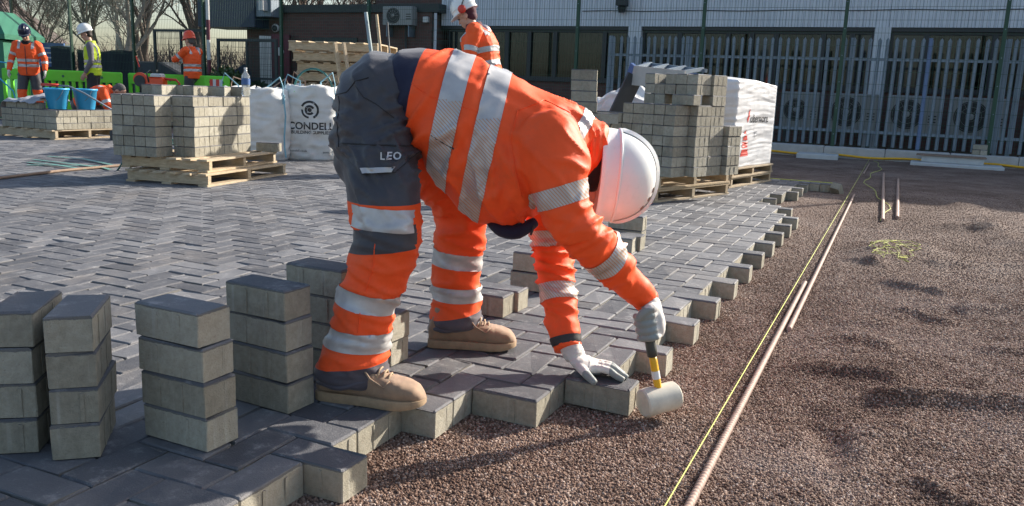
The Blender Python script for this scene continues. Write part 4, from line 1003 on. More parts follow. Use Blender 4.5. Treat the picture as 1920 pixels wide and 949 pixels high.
for k in range(5): pallet(tuple(w2(-7.05, 15.0, k * .1)), YAW, .42, .5, f'{["bottom", "second", "third", "fourth", "top"][k]} small pallet in the pile behind the crouching worker', 'small pallets piled up', .1, seed=40 + k, nb=4)
# block pack used as saw bench
E0 = w2(-6.85, 15.2, .203); cells = []
for k in range(2): pallet(tuple(w2(-6.85, 15.2, .1 * k)), YAW, 1.6, .6, ['lower', 'upper'][k] + ' pallet under the block pack carrying the saw', 'pallets under block packs', .1, seed=60 + k)
for c in range(4):
    for k in range(8): cells.append((.1 + .2 * k, .05, c, 1))
    for j in (.2, .4): cells.append((1.55, j, c, 0))
pack(E0, YAW, cells, 'saw bench pack', 'blocks of the pack under the saw', random.Random(15))
for k in range(7): blk(*tuple((E0 + Vector((CS, SN, 0)) * (.2 + .2 * k) + Vector((-SN, CS, 0)) * .18))[:2], .203 + 4 * .079, YAW, 'paving block on top of the pack carrying the saw', 'loose blocks under the saw', R)
sw = thing('cut_off_saw', 'orange and white petrol cut-off saw lying on a block pack', 'saw', tuple(w2(-6.62, 15.25, .203 + 5 * .079 + .005)), YAW)
obj('motor_housing', MB().cbox(.0, .3, -.1, .1, .02, .2, .03), 'helmet_orange', sw); obj('engine_cover', MB().cbox(.08, .26, -.11, .11, .201, .26, .02), 'white_plastic', sw); obj('blade_guard', MB().lathe([(.02, -.03), (.12, -.03), (.12, .03), (.02, .03)], (-.14, 0, .15), (0, 1, 0), 20), 'helmet_orange', sw)
obj('blade', MB().lathe([(.10, -.004), (.10, .004)], (-.14, -.04, .12), (0, 1, 0), 24), 'steel_dark', sw); obj('rear_handle', MB().tube([(.28, 0, .17), (.5, 0, .16), (.56, 0, .09), (.5, 0, .03), (.28, 0, .04)], .022, 8), 'red_plastic', sw, True); obj('front_handle', MB().tube([(.05, -.1, .1), (.03, -.13, .26), (.03, 0, .31), (.03, .13, .26)], .014, 8), 'rubber_black', sw, True)
obj('flag', MB().beam((-.15, 0, .36), (-.2, 0, .55), .03, .01), 'red_plastic', sw)
tag(obj('water_tank', MB().lathe([(.09, 0), (.1, .03), (.1, .3), (.05, .36), (.03, .38)], tuple(w2(-5.33, 15.0, 0)), (0, 0, 1), 16), 'bucket_blue', smooth=True), 'blue water container in front of the reflector barrier', 'container')
# things lying on the paving by the left pack
loose('dark_hose', [(-4.6, 2.2, .014), (-5.1, 2.75, .014), (-5.25, 3.4, .014), (-5.3, 4.05, .014), (-5.25, 4.6, .014)], .012, 'rope_brown', 'brown hose lying across the paving left of the left pack', 'hose', 8)
for i, (a, b, c) in enumerate((((-5.9, 3.55), (-5.45, 3.9), (-5.1, 3.75)), ((-6.3, 3.9), (-5.8, 3.85), (-5.2, 3.8)), ((-6.5, 4.2), (-6.0, 4.2), (-5.3, 4.0)), ((-6.1, 3.7), (-5.7, 3.65), (-5.25, 3.62)))):
    pts = [Vector((*a, .006)), Vector((*b, .008 + .004 * i)), Vector((*c, .01))]
    m = MB()
    for p, q in zip(pts[:-1], pts[1:]): m.beam(p, q, .034, .002)
    tag(obj('packing_strap', m, 'strap_green'), 'flat pale green packing strap lying on the paving', 'strap', 'packing straps lying on the paving')
for i in range(4):
    s = .0 + i * .1; q = Vector((-5.05 + .05 * i, 3.78 + .08 * i, .0))
    loose('packing_strap_loop', [q, q + Vector((.1, .1, .22 + .03 * i)), q + Vector((.28 - .04 * i, .22, .34 - .05 * i)), q + Vector((.42, .3, .2)), q + Vector((.4 - .1 * i, .3, .005))], .008, 'hose_teal', 'dark green packing strap springing up beside the left pack', 'strap', 5, 'springy straps beside the left pack')
tag(obj('blue_cable', MB().tube([w2(-9.9, 15.7, 1.0), w2(-9.3, 15.6, .95), w2(-9.25, 15.6, .85)], .012, 6).tube([w2(-9.7, 15.7, .8), w2(-9.3, 15.65, .45), w2(-9.2, 15.65, .0)], .012, 6), 'bucket_blue'), 'light blue cable by the green cabinet', 'cable')
# ------------------------------------------------------------------ people: shared builders
def chain_mb(ch, n=18, sq=1.0):
    "closed limb through (point, radius) pairs, ends rounded"
    P = [Vector(p) for p, r in ch]; Rr = [r for p, r in ch]; pts, rs = [], []
    for i in range(len(P) - 1):
        for k in range(4):
            t = k / 4; a, b = P[max(i - 1, 0)], P[min(i + 2, len(P) - 1)]
            p = .5 * ((2 * P[i]) + (P[i + 1] - a) * t + (2 * a - 5 * P[i] + 4 * P[i + 1] - b) * t * t + (3 * P[i] - a - 3 * P[i + 1] + b) * t ** 3)
            pts.append(p); rs.append(Rr[i] * (1 - t) + Rr[i + 1] * t)
    pts.append(P[-1]); rs.append(Rr[-1])
    d0 = (pts[0] - pts[1]).normalized(); d1 = (pts[-1] - pts[-2]).normalized()
    pts = [pts[0] + d0 * rs[0] * .5] + pts + [pts[-1] + d1 * rs[-1] * .12]; rs = [rs[0] * .55] + rs + [rs[-1] * .8]
    return MB().tube(pts, rs, n, True, sq)
def ring(c, e1, a, e2, b, n=28, ex=2.4):
    c, e1, e2 = Vector(c), Vector(e1), Vector(e2); o = []
    for k in range(n):
        t = 2 * math.pi * k / n; x, y = math.cos(t), math.sin(t); q = (abs(x) ** ex + abs(y) ** ex) ** (-1 / ex); o.append(c + e1 * (a * x * q) + e2 * (b * y * q))
    return o
def ball(c, r, n=12): return MB().ellip(c, ((r, 0, 0), (0, r, 0), (0, 0, r)), n, 8)
def head_mbs(c, f, u, s=1.0):
    c, f, u = Vector(c), Vector(f).normalized(), Vector(u); sd = f.cross(u).normalized(); u = sd.cross(f).normalized(); L = []
    E = lambda p, a, b, d: L.append(MB().ellip(c + (f * p[0] + sd * p[1] + u * p[2]) * s, (f * a * s, sd * b * s, u * d * s), 16, 12))
    E((-.008, 0, .03), .098, .076, .088); E((.02, 0, -.045), .068, .06, .075); E((.055, 0, -.085), .03, .034, .024)
    E((.088, 0, -.012), .016, .011, .03); E((.1, 0, -.028), .014, .014, .012)          # nose
    E((.082, 0, .02), .014, .05, .012)                                                 # brow
    E((.082, 0, -.058), .012, .026, .008); E((.08, 0, -.072), .012, .022, .007)        # lips
    for q in (-1, 1): E((-.005, q * .078, -.01), .022, .01, .034); E((.06, q * .035, -.03), .022, .022, .022)
    return L, f, sd, u
def eyes(c, f, u, parent, s=1.0):
    c, f, u = Vector(c), Vector(f).normalized(), Vector(u); sd = f.cross(u).normalized()
    for q in (-1, 1): obj('eye', MB().ellip(c + (f * .083 + sd * q * .03 + u * .002) * s, (f * .008 * s, sd * .012 * s, u * .006 * s)), 'ink_black', parent, True)
def helmet(c, f, u, parent, mat, s=1.0, vents=True):
    "c = centre of the rim"
    c, f, u = Vector(c), Vector(f).normalized(), Vector(u).normalized(); sd = f.cross(u).normalized(); f = u.cross(sd).normalized()
    n = 56; rr_ = []; A, Bq, Hh = .138 * s, .112 * s, .158 * s
    def pt(t, th, off=0.0):
        ex = 2.25; rad = max(0.0, 1 - abs(math.sin(th)) ** ex) ** (1 / ex); h = math.sin(th)
        return c + f * (A + off) * math.cos(t) * rad + sd * (Bq + off) * math.sin(t) * rad + u * ((Hh + off) * h)
    for j, (h, o) in enumerate(((-.016, .001), (-.016, .006), (-.008, .006), (.0, .003))):
        ring_ = []
        for k in range(n):
            t = 2 * math.pi * k / n; pk = max(0, math.cos(t)) ** 5 * .045 * s if j < 3 else 0
            ring_.append(c + f * ((A + o * s) * math.cos(t) + pk) + sd * (Bq + o * s) * math.sin(t) + u * (h * s - pk * .25))
        rr_.append(ring_)
    for j in range(17): 
        th = (math.pi / 2) * (.02 + .965 * j / 16); rr_.append([pt(2 * math.pi * k / n, th) for k in range(n)])
    sh_ = obj('hard_hat', autosmooth(fixn(MB().rings(rr_).mesh('hard_hat')), 40), mat, parent)
    # raised centre band from brow to nape
    v = []; fs = []; m_ = 30; w = .034 * s
    for i in range(m_ + 1):
        a = math.pi * i / m_; th = a if a <= math.pi / 2 else math.pi - a; t = 0 if a <= math.pi / 2 else math.pi
        th = min(max(th, .22), 1.56); e = .007 * s * min(1, 6 * math.sin(max(0, a - .2)) if a < 2.9 else .1)
        for q, o in ((-w, -.004 * s), (-w * .7, e), (w * .7, e), (w, -.004 * s)): v.append(pt(t, th, o) + sd * q)
    for i in range(m_): fs += [(4 * i + k, 4 * i + k + 1, 4 * i + 5 + k, 4 * i + 4 + k) for k in range(3)]
    obj('crest', autosmooth(fixn(MB().add(v, fs).mesh('crest')), 40), mat, sh_)
    gut = MB().tube([pt(2 * math.pi * k / 48, .24, .001) for k in range(49)], .0042 * s, 6); obj('gutter', gut, mat, sh_, True)
    if vents:
        for q in (-1, 1):
            for k in range(3):
                x, y = (.028 + .027 * k) * s / A, .044 * s / Bq; ra = math.hypot(x, y); th = math.asin((1 - ra ** 2.25) ** (1 / 2.25)); t = q * math.atan2(y, x)
                p = pt(t, th, .0006); nrm = (pt(t, th, .01) - p).normalized(); d = (f - nrm * f.dot(nrm)).normalized()
                obj('vent', MB().ellip(p, (d * .0085 * s, nrm.cross(d) * .0036 * s, nrm * .0015 * s), 10, 6), 'rope_brown', sh_)
    return sh_
def hand_mbs(w, d, nrm, thumb, curl=.3, s=1.0, spread=.02):
    "w wrist, d towards the fingers, nrm out of the back of the hand, thumb = sign of the thumb side"
    w, d, nrm = Vector(w), Vector(d).normalized(), Vector(nrm).normalized(); x = d.cross(nrm).normalized() * thumb; L = []
    L.append(MB().ellip(w + d * .052 * s, (d * .056 * s, x * .042 * s, nrm * .019 * s), 14, 9)); L.append(chain_mb([(w - d * .02 * s, .026 * s), (w + d * .02 * s, .028 * s)], 12))
    for k, (o, ln) in enumerate(((.03, .07), (.01, .078), (-.011, .072), (-.031, .056))):
        b = w + d * .09 * s + x * o * s; d1 = (d * math.cos(curl * .6) - nrm * math.sin(curl * .6)).normalized(); d2 = (d * math.cos(curl * 1.8) - nrm * math.sin(curl * 1.8)).normalized()
        p1 = b + d1 * ln * .5 * s; L.append(chain_mb([(b - d * .02 * s, .0095 * s), (p1, .0092 * s), (p1 + d2 * ln * .5 * s, .008 * s)], 10))
    b = w + d * .025 * s + x * .032 * s; dt = (d * .75 + x * .6 - nrm * .25).normalized(); L.append(chain_mb([(b, .013 * s), (b + dt * .04 * s, .011 * s), (b + (dt + d * .5).normalized() * .072 * s, .009 * s)], 10))
    return L
def boot(parent, heel, toe, mat='suede', sole='sole_tan', s=1.0, detail=True, shaft=.13):
    heel, toe = Vector(heel), Vector(toe); L = (toe - heel).length; d = (toe - heel).normalized(); sd = Vector((-d.y, d.x, 0)); up = Vector((0, 0, 1))
    def P(x, y, z): return heel + d * x * L + sd * y + up * z
    prof = [(.01, .024, .07), (.06, .034, .105), (.2, .036, .118), (.36, .036, .115), (.47, .037, .1), (.58, .041, .084), (.7, .046, .076), (.82, .046, .07), (.92, .038, .06), (.975, .024, .044), (.998, .008, .03)]
    rr_ = []
    for x, w, h in prof:
        w *= s; h *= s; rr_.append([P(x, w * math.copysign(abs(math.cos(t)) ** .75, math.cos(t)), .016 * s + (h - .016 * s) * (.5 + .5 * math.copysign(abs(math.sin(t)) ** .8, math.sin(t)))) for t in np.linspace(0, 2 * math.pi, 21)[:-1]])
    up_ = MB().rings(rr_); sf = chain_mb([(P(.2, 0, .06 * s), .045 * s), (P(.21, 0, .1 * s), .043 * s), (P(.22, 0, shaft * s), .043 * s)], 16)
    me = displace(remesh([up_, sf], .0055, 3), [(P(.55, 0, .08 * s), .06, d, 60, 12, .0028)], .0015, 30)
    b = obj('boot', me, mat, parent, True)
    so_ = []
    for z, k in ((.0, .98), (.006, 1.03), (.02, 1.03), (.026, .99)):
        so_.append([P(.5 + (x - .5) * (1 + .03 * (k - 1)) , w * s * k + (.003 if w > 0 else -.003), z * s + (.012 * s * max(0, x - .8) * 5 if z < .01 else .006 * max(0, x - .85))) for x, w in [(q[0], q[1]) for q in prof] + [(q[0], -q[1]) for q in reversed(prof)]])
    obj('sole', autosmooth(fixn(MB().rings(so_).mesh('sole')), 50), sole, b)
    if detail:
        for k in range(3):
            x = .58 + .045 * k; z = (.093 - .007 * k) * s; obj('lace', MB().tube([P(x, -.028 * s, z - .018 * s), P(x + .012, -.012 * s, z + .002), P(x + .006, .012 * s, z + .002), P(x, .028 * s, z - .018 * s)], .0028, 6), 'lace', b, True)
        obj('eyelet_flap', MB().tube([P(.46, -.036 * s, .105 * s), P(.54, -.043 * s, .078 * s), P(.66, -.043 * s, .058 * s), P(.70, -.03 * s, .075 * s)], .003, 5), mat, b, True)
    return b

# ------------------------------------------------------------------ the worker laying blocks
wk = thing('person', 'worker bent double in orange jacket and white helmet, tapping a block with a mallet', 'person', tuple(w2(-.2, 2.38)), YAW)
TOR = [((-.128, 0, .80), .098, .15, -.264), ((-.102, 0, .791), .131, .17, -.204), ((-.05, 0, .754), .173, .19, -.038), ((.04, 0, .706), .213, .205, -.007), ((.128, 0, .664), .218, .215, .07),
       ((.22, 0, .638), .194, .215, .114), ((.300, 0, .645), .158, .20, .172), ((.366, 0, .668), .112, .14, .214), ((.405, .01, .668), .082, .098, .239)]
PEL = [((-.292, 0, .751), .06, .08, -.092), ((-.270, 0, .735), .125, .145, -.08), ((-.230, 0, .725), .162, .178, -.08), ((-.174, 0, .741), .174, .188, -.139), ((-.114, 0, .771), .138, .175, -.171), ((-.092, 0, .784), .10, .15, -.155)]
ARM_N = [((.268, -.15, .695), .102), ((.302, -.21, .635), .09), ((.318, -.23, .572), .075), ((.349, -.23, .501), .066), ((.394, -.22, .444), .06), ((.441, -.19, .409), .054), ((.509, -.14, .33), .048), ((.577, -.10, .262), .037)]
ARM_F = [((.32, .17, .62), .095), ((.312, .21, .447), .075), ((.32, .2, .371), .058), ((.334, .17, .288), .06), ((.344, .12, .215), .057), ((.356, .07, .145), .05), ((.376, .025, .078), .042)]
LEG_N = [((-.182, -.085, .70), .125), ((-.159, -.16, .599), .1), ((-.136, -.21, .507), .095), ((-.126, -.23, .44), .091), ((-.144, -.24, .356), .083), ((-.173, -.25, .271), .075), ((-.189, -.25, .183), .08), ((-.206, -.25, .109), .093), ((-.214, -.25, .055), .101)]
LEG_F = [((-.134, .09, .69), .12), ((-.045, .17, .572), .105), ((.036, .22, .462), .092), ((.033, .23, .367), .086), ((.026, .24, .261), .079), ((.025, .25, .153), .083), ((.024, .25, .07), .094)]
def tl(T, k=1.0): return MB().rings([ring(c, (math.sin(a), 0, math.cos(a)), h * k, (0, 1, 0), b * k) for c, h, b, a in T])
# body under the clothes, head, neck: one skin
thin = lambda ch, k: [(p, r * k) for p, r in ch]
hc, hf, hu = (.455, .015, .592), (-.06, -.02, -1), (1, 0, -.05)
hm, f_, s_, u_ = head_mbs(hc, hf, hu, .98)
me = remesh([tl(TOR, .8), tl(PEL, .85), chain_mb(thin(ARM_N, .66)), chain_mb(thin(ARM_F, .66)), chain_mb(thin(LEG_N, .66)), chain_mb(thin(LEG_F, .66)), chain_mb([((.33, 0, .66), .07), ((.43, .01, .61), .058)])] + hm, .009, 2)
obj('body', me, 'skin', wk, True)
# trousers
me = remesh([tl(PEL), chain_mb(LEG_N, 24, .92), chain_mb(LEG_F, 24, .92)], .0075, 7)
displace(me, [((-.13, -.22, .44), .09, (.25, 0, 1), 30, 8, .012), ((-.15, -.17, .60), .13, (.8, 0, .6), 26, 6, .011), ((-.20, -.25, .12), .085, (.2, 0, 1), 34, 8, .012), ((-.17, -.25, .29), .10, (.55, 0, 1), 28, 7, .011), ((-.10, -.12, .69), .11, (-.5, .2, .8), 32, 7, .012), ((-.24, -.1, .66), .1, (.3, 0, 1), 26, 7, .009), ((-.20, -.14, .75), .10, (.7, 0, .6), 28, 7, .008),
              ((.04, .2, .42), .11, (.3, 0, 1), 28, 7, .014), ((.025, .24, .2), .1, (.15, 0, 1), 32, 7, .012), ((-.05, .15, .57), .1, (.7, 0, -.7), 28, 7, .013), ((-.23, 0, .75), .16, (.6, 0, .7), 20, 6, .007)], .005, 12)
def pd(p, ch): 
    b = 9
    for (a, r), (c, q) in zip(ch[:-1], ch[1:]):
        a, c = Vector(a), Vector(c); t = max(0, min(1, (p - a).dot(c - a) / (c - a).length_squared)); b = min(b, (p - a - (c - a) * t).length)
    return b
HEM_N = ((-.205, -.25, .097), (-.12, .05, 1)); HEM_F = ((.026, .25, .105), (-.22, 0, 1))
def tz(p):
    far = pd(p, LEG_F) < pd(p, LEG_N)
    if far:
        if p.z < .2 and (p - Vector(HEM_F[0])).dot(Vector(HEM_F[1])) < 0: return 2
        return 1 if p.z < .63 + .25 * (p.x + .08) and p.x > -.12 else 0
    if p.z < .2 and (p - Vector(HEM_N[0])).dot(Vector(HEM_N[1])) < 0: return 2
    return 1 if p.z < .524 and p.x < .12 else 0
for q in ('trouser_grey', 'hivis_orange', 'hem_grey'): me.materials.append(MATS[q])
zone(me, [((0, 0, .524), (0, 0, 1)), HEM_N, HEM_F], tz)
tro = obj('trousers', me, None, wk, True); TT = bvh(me)
def band(src, parent, p, n, w, rad, mat='tape_solid', extra=None, off=.0022, name='reflective_band'):
    p = Vector(p); b = cut_band(src, p, n, w, lambda c: (c - p).length < rad and (extra is None or extra(c)), off); return obj(name, b, mat, parent, True)
near = lambda c: c.y < .02
band(me, tro, (-.136, -.21, .488), (.06, 0, 1), .056, .16, extra=lambda c: c.y < -.04 and -.215 < c.x < -.052)
band(me, tro, (-.134, -.215, .435), (-.12, 0, 1), .062, .16, 'trouser_grey', lambda c: c.y < -.04 and -.225 < c.x < -.045, off=.0012, name='knee_panel')
band(me, tro, (-.170, -.25, .272), (.22, 0, 1), .05, .15, extra=near); band(me, tro, (-.192, -.25, .168), (.08, 0, 1), .052, .16, extra=near)
far_ = lambda c: c.y > .08
band(me, tro, (.028, .24, .29), (.1, 0, 1), .05, .15, extra=far_); band(me, tro, (.025, .25, .178), (.0, 0, 1), .047, .15, extra=far_)
pk = lambda pts, cuts=5: drape(poly_mesh([(x, -1, z) for x, z in pts], cuts), TT, (0, 1, 0), .007, 1.0)
flap = obj('pocket_flap', pk([(-.255, .664), (-.07, .664), (-.055, .655), (-.105, .607), (-.19, .602), (-.255, .65)]), 'trouser_grey', tro, True)
obj('flap_reflector', drape(poly_mesh([(-.192, -1, .615), (-.105, -1, .62), (-.112, -1, .607), (-.185, -1, .602)], 3), TT, (0, 1, 0), .0125, 1.0), 'tape_solid', flap, True)
obj('lettering', drape(text_mesh('LEO', .026, Matrix.Translation((-.118, -1, .645)) @ Matrix.Rotation(math.pi / 2, 4, 'X'), 1, .0006, spacing=1.15), TT, (0, 1, 0), .015, 1.0), 'ink_grey', flap)
def hem_roll(c, rx, ry, tilt, parent):
    obj('hem_roll', MB().tube([Vector(c) + Vector((rx * math.cos(t), ry * math.sin(t), tilt * rx * math.cos(t) + .004 * math.sin(5 * t + 1))) for t in np.linspace(0, 2 * math.pi, 41)], .0075, 8), 'hem_grey', parent, True)
hem_roll((-.213, -.25, .058), .090, .083, .12, tro); hem_roll((.024, .25, .072), .083, .076, .2, tro)
def seam(src, pts, mat, parent, r=.0016, d=(0, 1, 0), name='seam'):
    P = []
    for a, b in zip(pts[:-1], pts[1:]):
        for k in range(8): P.append(Vector((a[0] + (b[0] - a[0]) * k / 8, -1, a[1] + (b[1] - a[1]) * k / 8)))
    P.append(Vector((pts[-1][0], -1, pts[-1][1]))); Q = []
    for p in P:
        h = src.ray_cast(p, Vector(d))
        if h[0] is not None: Q.append(h[0] - Vector(d) * r * .3)
    if len(Q) > 2: obj(name, MB().tube(Q, r, 5), mat, parent, True)
seam(TT, [(-.272, .79), (-.27, .70), (-.262, .66)], 'trouser_dark', tro); seam(TT, [(-.29, .79), (-.25, .80), (-.225, .83), (-.19, .84)], 'trouser_dark', tro, .002)
seam(TT, [(-.145, .43), (-.15, .37), (-.17, .30)], 'hivis_orange', tro, .0018); seam(TT, [(-.18, .255), (-.185, .20)], 'hivis_orange', tro, .0018)
for e_ in ([(-.255, .664), (-.255, .65), (-.19, .602), (-.105, .607), (-.055, .655)], [(-.26, .67), (-.16, .672), (-.06, .668)]): seam(TT, e_, 'trouser_dark', tro, .0022)
seam(TT, [(-.225, .82), (-.2, .79), (-.16, .77), (-.12, .74)], 'trouser_dark', tro)
# jacket
me = remesh([tl(TOR), chain_mb(ARM_N, 22), chain_mb(ARM_F, 22)], .0075, 7)
displace(me, [((.29, -.2, .63), .11, (.6, 0, .8), 22, 7, .010), ((.37, -.23, .48), .085, (.35, 0, -1), 30, 8, .013), ((.47, -.17, .37), .09, (.7, 0, -.7), 30, 8, .010), ((.335, .17, .31), .12, (.1, 0, 1), 28, 7, .012), ((.35, .09, .17), .08, (.2, 0, 1), 30, 7, .009),
              ((-.03, -.15, .68), .14, (.75, 0, -.65), 20, 5, .014), ((.10, -.15, .56), .14, (.95, 0, .3), 18, 5, .012), ((.22, -.12, .55), .11, (.8, 0, .55), 24, 7, .012), ((.05, 0, .9), .15, (1, 0, -.3), 14, 5, .007), ((.35, -.05, .72), .09, (.6, .5, .6), 26, 7, .011), ((.2, -.1, .74), .12, (.5, 0, 1), 14, 5, .008)], .007, 8)
HEMJ = ((-.083, 0, .79), (.97, 0, -.2))
me.materials.append(MATS['hivis_orange']); me.materials.append(MATS['navy'])
zone(me, [HEMJ], lambda p: 1 if (p - Vector(HEMJ[0])).dot(Vector(HEMJ[1])) < 0 and p.x < -.03 else 0)
jk = obj('jacket', me, None, wk, True); JT = bvh(me)
ax = (.98, 0, -.19)
tors = lambda c: pd(c, ARM_N) > .085 and pd(c, ARM_F) > .1
ub = lambda c: c.x < .2
for p in ((.012, 0, .71), (.112, 0, .67)):
    sp = p[2] + .085
    band(me, jk, p, ax, .062, .34, 'tape_stripe', lambda c: ub(c) and c.z < p[2] + .09)
    band(me, jk, p, ax, .062, .34, 'tape_solid', lambda c: ub(c) and c.z > p[2] + .075, .0026)
band(me, jk, (.326, -.23, .563), (.33, -.1, -.95), .05, .115, 'tape_stripe', lambda c: pd(c, ARM_N) < .105 and c.x > .235); band(me, jk, (.450, -.185, .400), (.62, .35, -.62), .056, .095, 'tape_stripe')
band(me, jk, (.32, .2, .371), (.08, -.2, -1), .05, .095, 'tape_stripe', lambda c: c.y > .08); band(me, jk, (.344, .12, .212), (.12, -.5, -.85), .052, .09, 'tape_stripe')
band(me, jk, (.355, 0, .70), (.8, 0, -.55), .035, .16, 'tape_solid', lambda c: c.z > .70 and c.y < .0)
obj('front_lining', chain_mb([((.135, -.05, .455), .012), ((.17, -.07, .436), .02), ((.215, -.08, .437), .022), ((.262, -.06, .462), .014)], 12), 'navy', jk, True)
obj('zip_pull', MB().tube([(.258, -.08, .455), (.250, -.085, .428)], .004, 6), 'ink_black', jk)
seam(JT, [(-.02, .70), (.0, .688), (.02, .675), (.04, .667)], 'ink_black', jk, .0022, name='pocket_opening')
seam(JT, [(-.075, .83), (-.03, .80), (.02, .785), (.12, .76)], 'hivis_orange', jk, .0015); seam(JT, [(.20, .77), (.185, .70), (.2, .62), (.22, .55)], 'hivis_orange', jk, .0018); seam(JT, [(.20, .77), (.27, .80), (.34, .77)], 'hivis_orange', jk, .0018)
# collar standing up round the neck, dark snood
obj('collar', displace(remesh(MB().rings([ring(c, (math.sin(.25), 0, math.cos(.25)), h, (0, 1, 0), b) for c, h, b in (((.35, .01, .672), .10, .12), ((.40, .012, .662), .092, .105), ((.435, .015, .652), .088, .094), ((.445, .015, .65), .07, .075))]), .007, 3), [((.42, -.05, .66), .1, (1, 0, 0), 40, 8, .006)], .002, 20), 'hivis_orange', jk, True)
obj('snood', remesh(chain_mb([((.36, .01, .64), .09), ((.43, .01, .615), .084), ((.455, .01, .60), .083)], 18), .008, 2), 'black_fleece', wk, True)
obj('cuff_strap', cut_band(me, (.372, .032, .092), (.2, -.45, -.87), .024, lambda c: (c - Vector((.372, .032, .092))).length < .08 and c.y < .05, .004), 'ink_black', jk, True)
for q in (ARM_N, ARM_F):
    a, b = Vector(q[-2][0]), Vector(q[-1][0]); d = (b - a).normalized(); obj('cuff', MB().lathe([(q[-1][1] * .8, -.01), (q[-1][1] * 1.02, -.012), (q[-1][1] * 1.0, .006), (q[-1][1] * .8, .008)], tuple(b + d * .004), tuple(d), 22), 'hivis_orange', jk, True)
helmet((.450, .015, .594), hf, hu, wk, 'helmet_white', .97)
boot(wk, (-.302, -.258, .0015), (-.010, -.318, .0015), s=1.0); boot(wk, (-.062, .228, .0015), (.226, .222, .0015), s=1.0)
# left glove flat on the block
V = lambda *a: Vector(a)
gl = [chain_mb([((.372, .03, .10), .034), ((.388, .015, .072), .033), ((.40, .0, .05), .031)], 14), MB().ellip((.432, -.015, .036), ((.052, -.012, -.014), (.012, .042, 0), (.005, 0, .022)), 16, 10)]
for k, (a, b, c, e) in enumerate((((.462, -.045, .034), (.492, -.058, .034), (.515, -.066, .021), (.537, -.072, .011)), ((.472, -.024, .036), (.504, -.036, .036), (.528, -.044, .022), (.55, -.050, .011)),
                                ((.475, -.003, .035), (.505, -.012, .035), (.526, -.018, .021), (.545, -.024, .011)), ((.47, .017, .031), (.494, .012, .03), (.51, .008, .019), (.524, .004, .011)))):
    b0 = Vector(a) - Vector((.03, -.01, 0)); gl.append(chain_mb([(b0, .012), (a, .0122), (b, .0112), (c, .0105), (e, .0088)], 12))
gl.append(chain_mb([((.405, -.025, .04), .016), ((.418, -.058, .032), .0145), ((.436, -.085, .02), .0125), ((.452, -.102, .009), .0095)], 12))
gm_ = displace(remesh(gl, .0032, 3), [((.40, 0, .06), .03, (.6, 0, -.8), 120, 20, .002), ((.455, -.02, .045), .04, (1, -.3, 0), 110, 25, .0018)], .0006, 60)
gm_.materials.append(MATS['glove_white']); gm_.materials.append(MATS['glove_coating'])
zone(gm_, [((.503, -.03, .03), (1, -.25, 0)), ((.44, -.03, .022), (-.1, 0, 1))], lambda p: 1 if (p.x - .25 * (p.y + .03) > .503 or p.z < .022 or (p.y < -.078 and p.x < .47)) else 0)
obj('glove', gm_, None, wk, True)['label'] = 'white glove spread flat on the block'
# right glove closed round the mallet handle
HT, HB = V(.576, -.118, .232), V(.628, -.134, .005); hd_ = (HB - HT).normalized(); cx = hd_.cross(V(0, 1, 0)).normalized(); cy_ = hd_.cross(cx).normalized()
if cx.x < 0: cx = -cx
if cy_.y > 0: cy_ = -cy_          # towards the camera
gr = [chain_mb([((.572, -.103, .272), .031), ((.588, -.108, .248), .033), ((.598, -.112, .225), .03)], 14), MB().ellip(HT + hd_ * .035 + cx * .030 - cy_ * .004, (hd_ * .050, cx * .022, cy_ * .030), 14, 9)]
for k in range(4):
    c = HT + hd_ * (.008 + .0205 * k); ln = (2.75, 2.95, 2.9, 2.6)[k]
    pts = []
    for i in range(9):
        t = -.25 + ln * 1.35 * i / 8; rad = .0275 + (.004 if 2 < i < 5 else 0); pts.append((c + cx * math.cos(t) * rad + cy_ * math.sin(t) * rad * 1.0 + hd_ * .004 * i / 8, .0112 - .00025 * i))
    gr.append(chain_mb(pts, 12))
gr.append(chain_mb([(HT + cx * .03 - hd_ * .002, .015), (HT + cx * .016 + cy_ * .03 - hd_ * .012, .0135), (HT - cx * .008 + cy_ * .037 - hd_ * .004, .012), (HT - cx * .026 + cy_ * .03 + hd_ * .012, .0098)], 12))
gm2 = displace(remesh(gr, .0032, 3), [((.59, -.11, .24), .03, (.6, 0, -.8), 110, 20, .0022)], .0006, 60)
gm2.materials.append(MATS['glove_white']); gm2.materials.append(MATS['glove_coating'])
zone(gm2, [], lambda p: 1 if (p - HT).dot(cx) < .022 + .4 * (p - HT).dot(hd_) * 0 and p.z < .252 else 0)
obj('glove', gm2, None, wk, True)['label'] = 'grey palmed glove gripping the mallet'
# the mallet
ml = thing('mallet', 'white rubber mallet with yellow and black handle in the gloved hand', 'mallet', tuple(w2(-.2, 2.38)), YAW)
hx = V(.88, .40, .12).normalized(); hcn = V(.632, -.132, -.020)
pr = [(.0, -.056), (.036, -.056), (.040, -.052), (.041, -.03), (.0395, 0), (.041, .03), (.040, .052), (.036, .056), (.0, .056)]
obj('head', autosmooth(fixn(MB().lathe(pr[1:-1], hcn, hx, 30).mesh('head')), 35), 'rubber_white', ml)
q = HT.lerp(HB, .62); p0 = HT - hd_ * .02
def ov(a, b, r0, r1): return MB().tube([a, a.lerp(b, .15), a.lerp(b, .85), b], [r0 * .85, r0, r1, r1 * .96], 16, True, .8)
obj('handle', ov(HT.lerp(HB, .55), HB, .0145, .0135), 'plastic_yellow', ml, True); obj('grip', ov(p0, HT.lerp(HB, .56), .0165, .019), 'rubber_black', ml, True); obj('ferrule', ov(HB - hd_ * .006, HB + hd_ * .008, .015, .016), 'rubber_black', ml, True)
obj('handle_label', MB().tube([HT.lerp(HB, .74), HT.lerp(HB, .84)], [.0148, .0146], 16, False, .8), 'sign_white', ml, True)
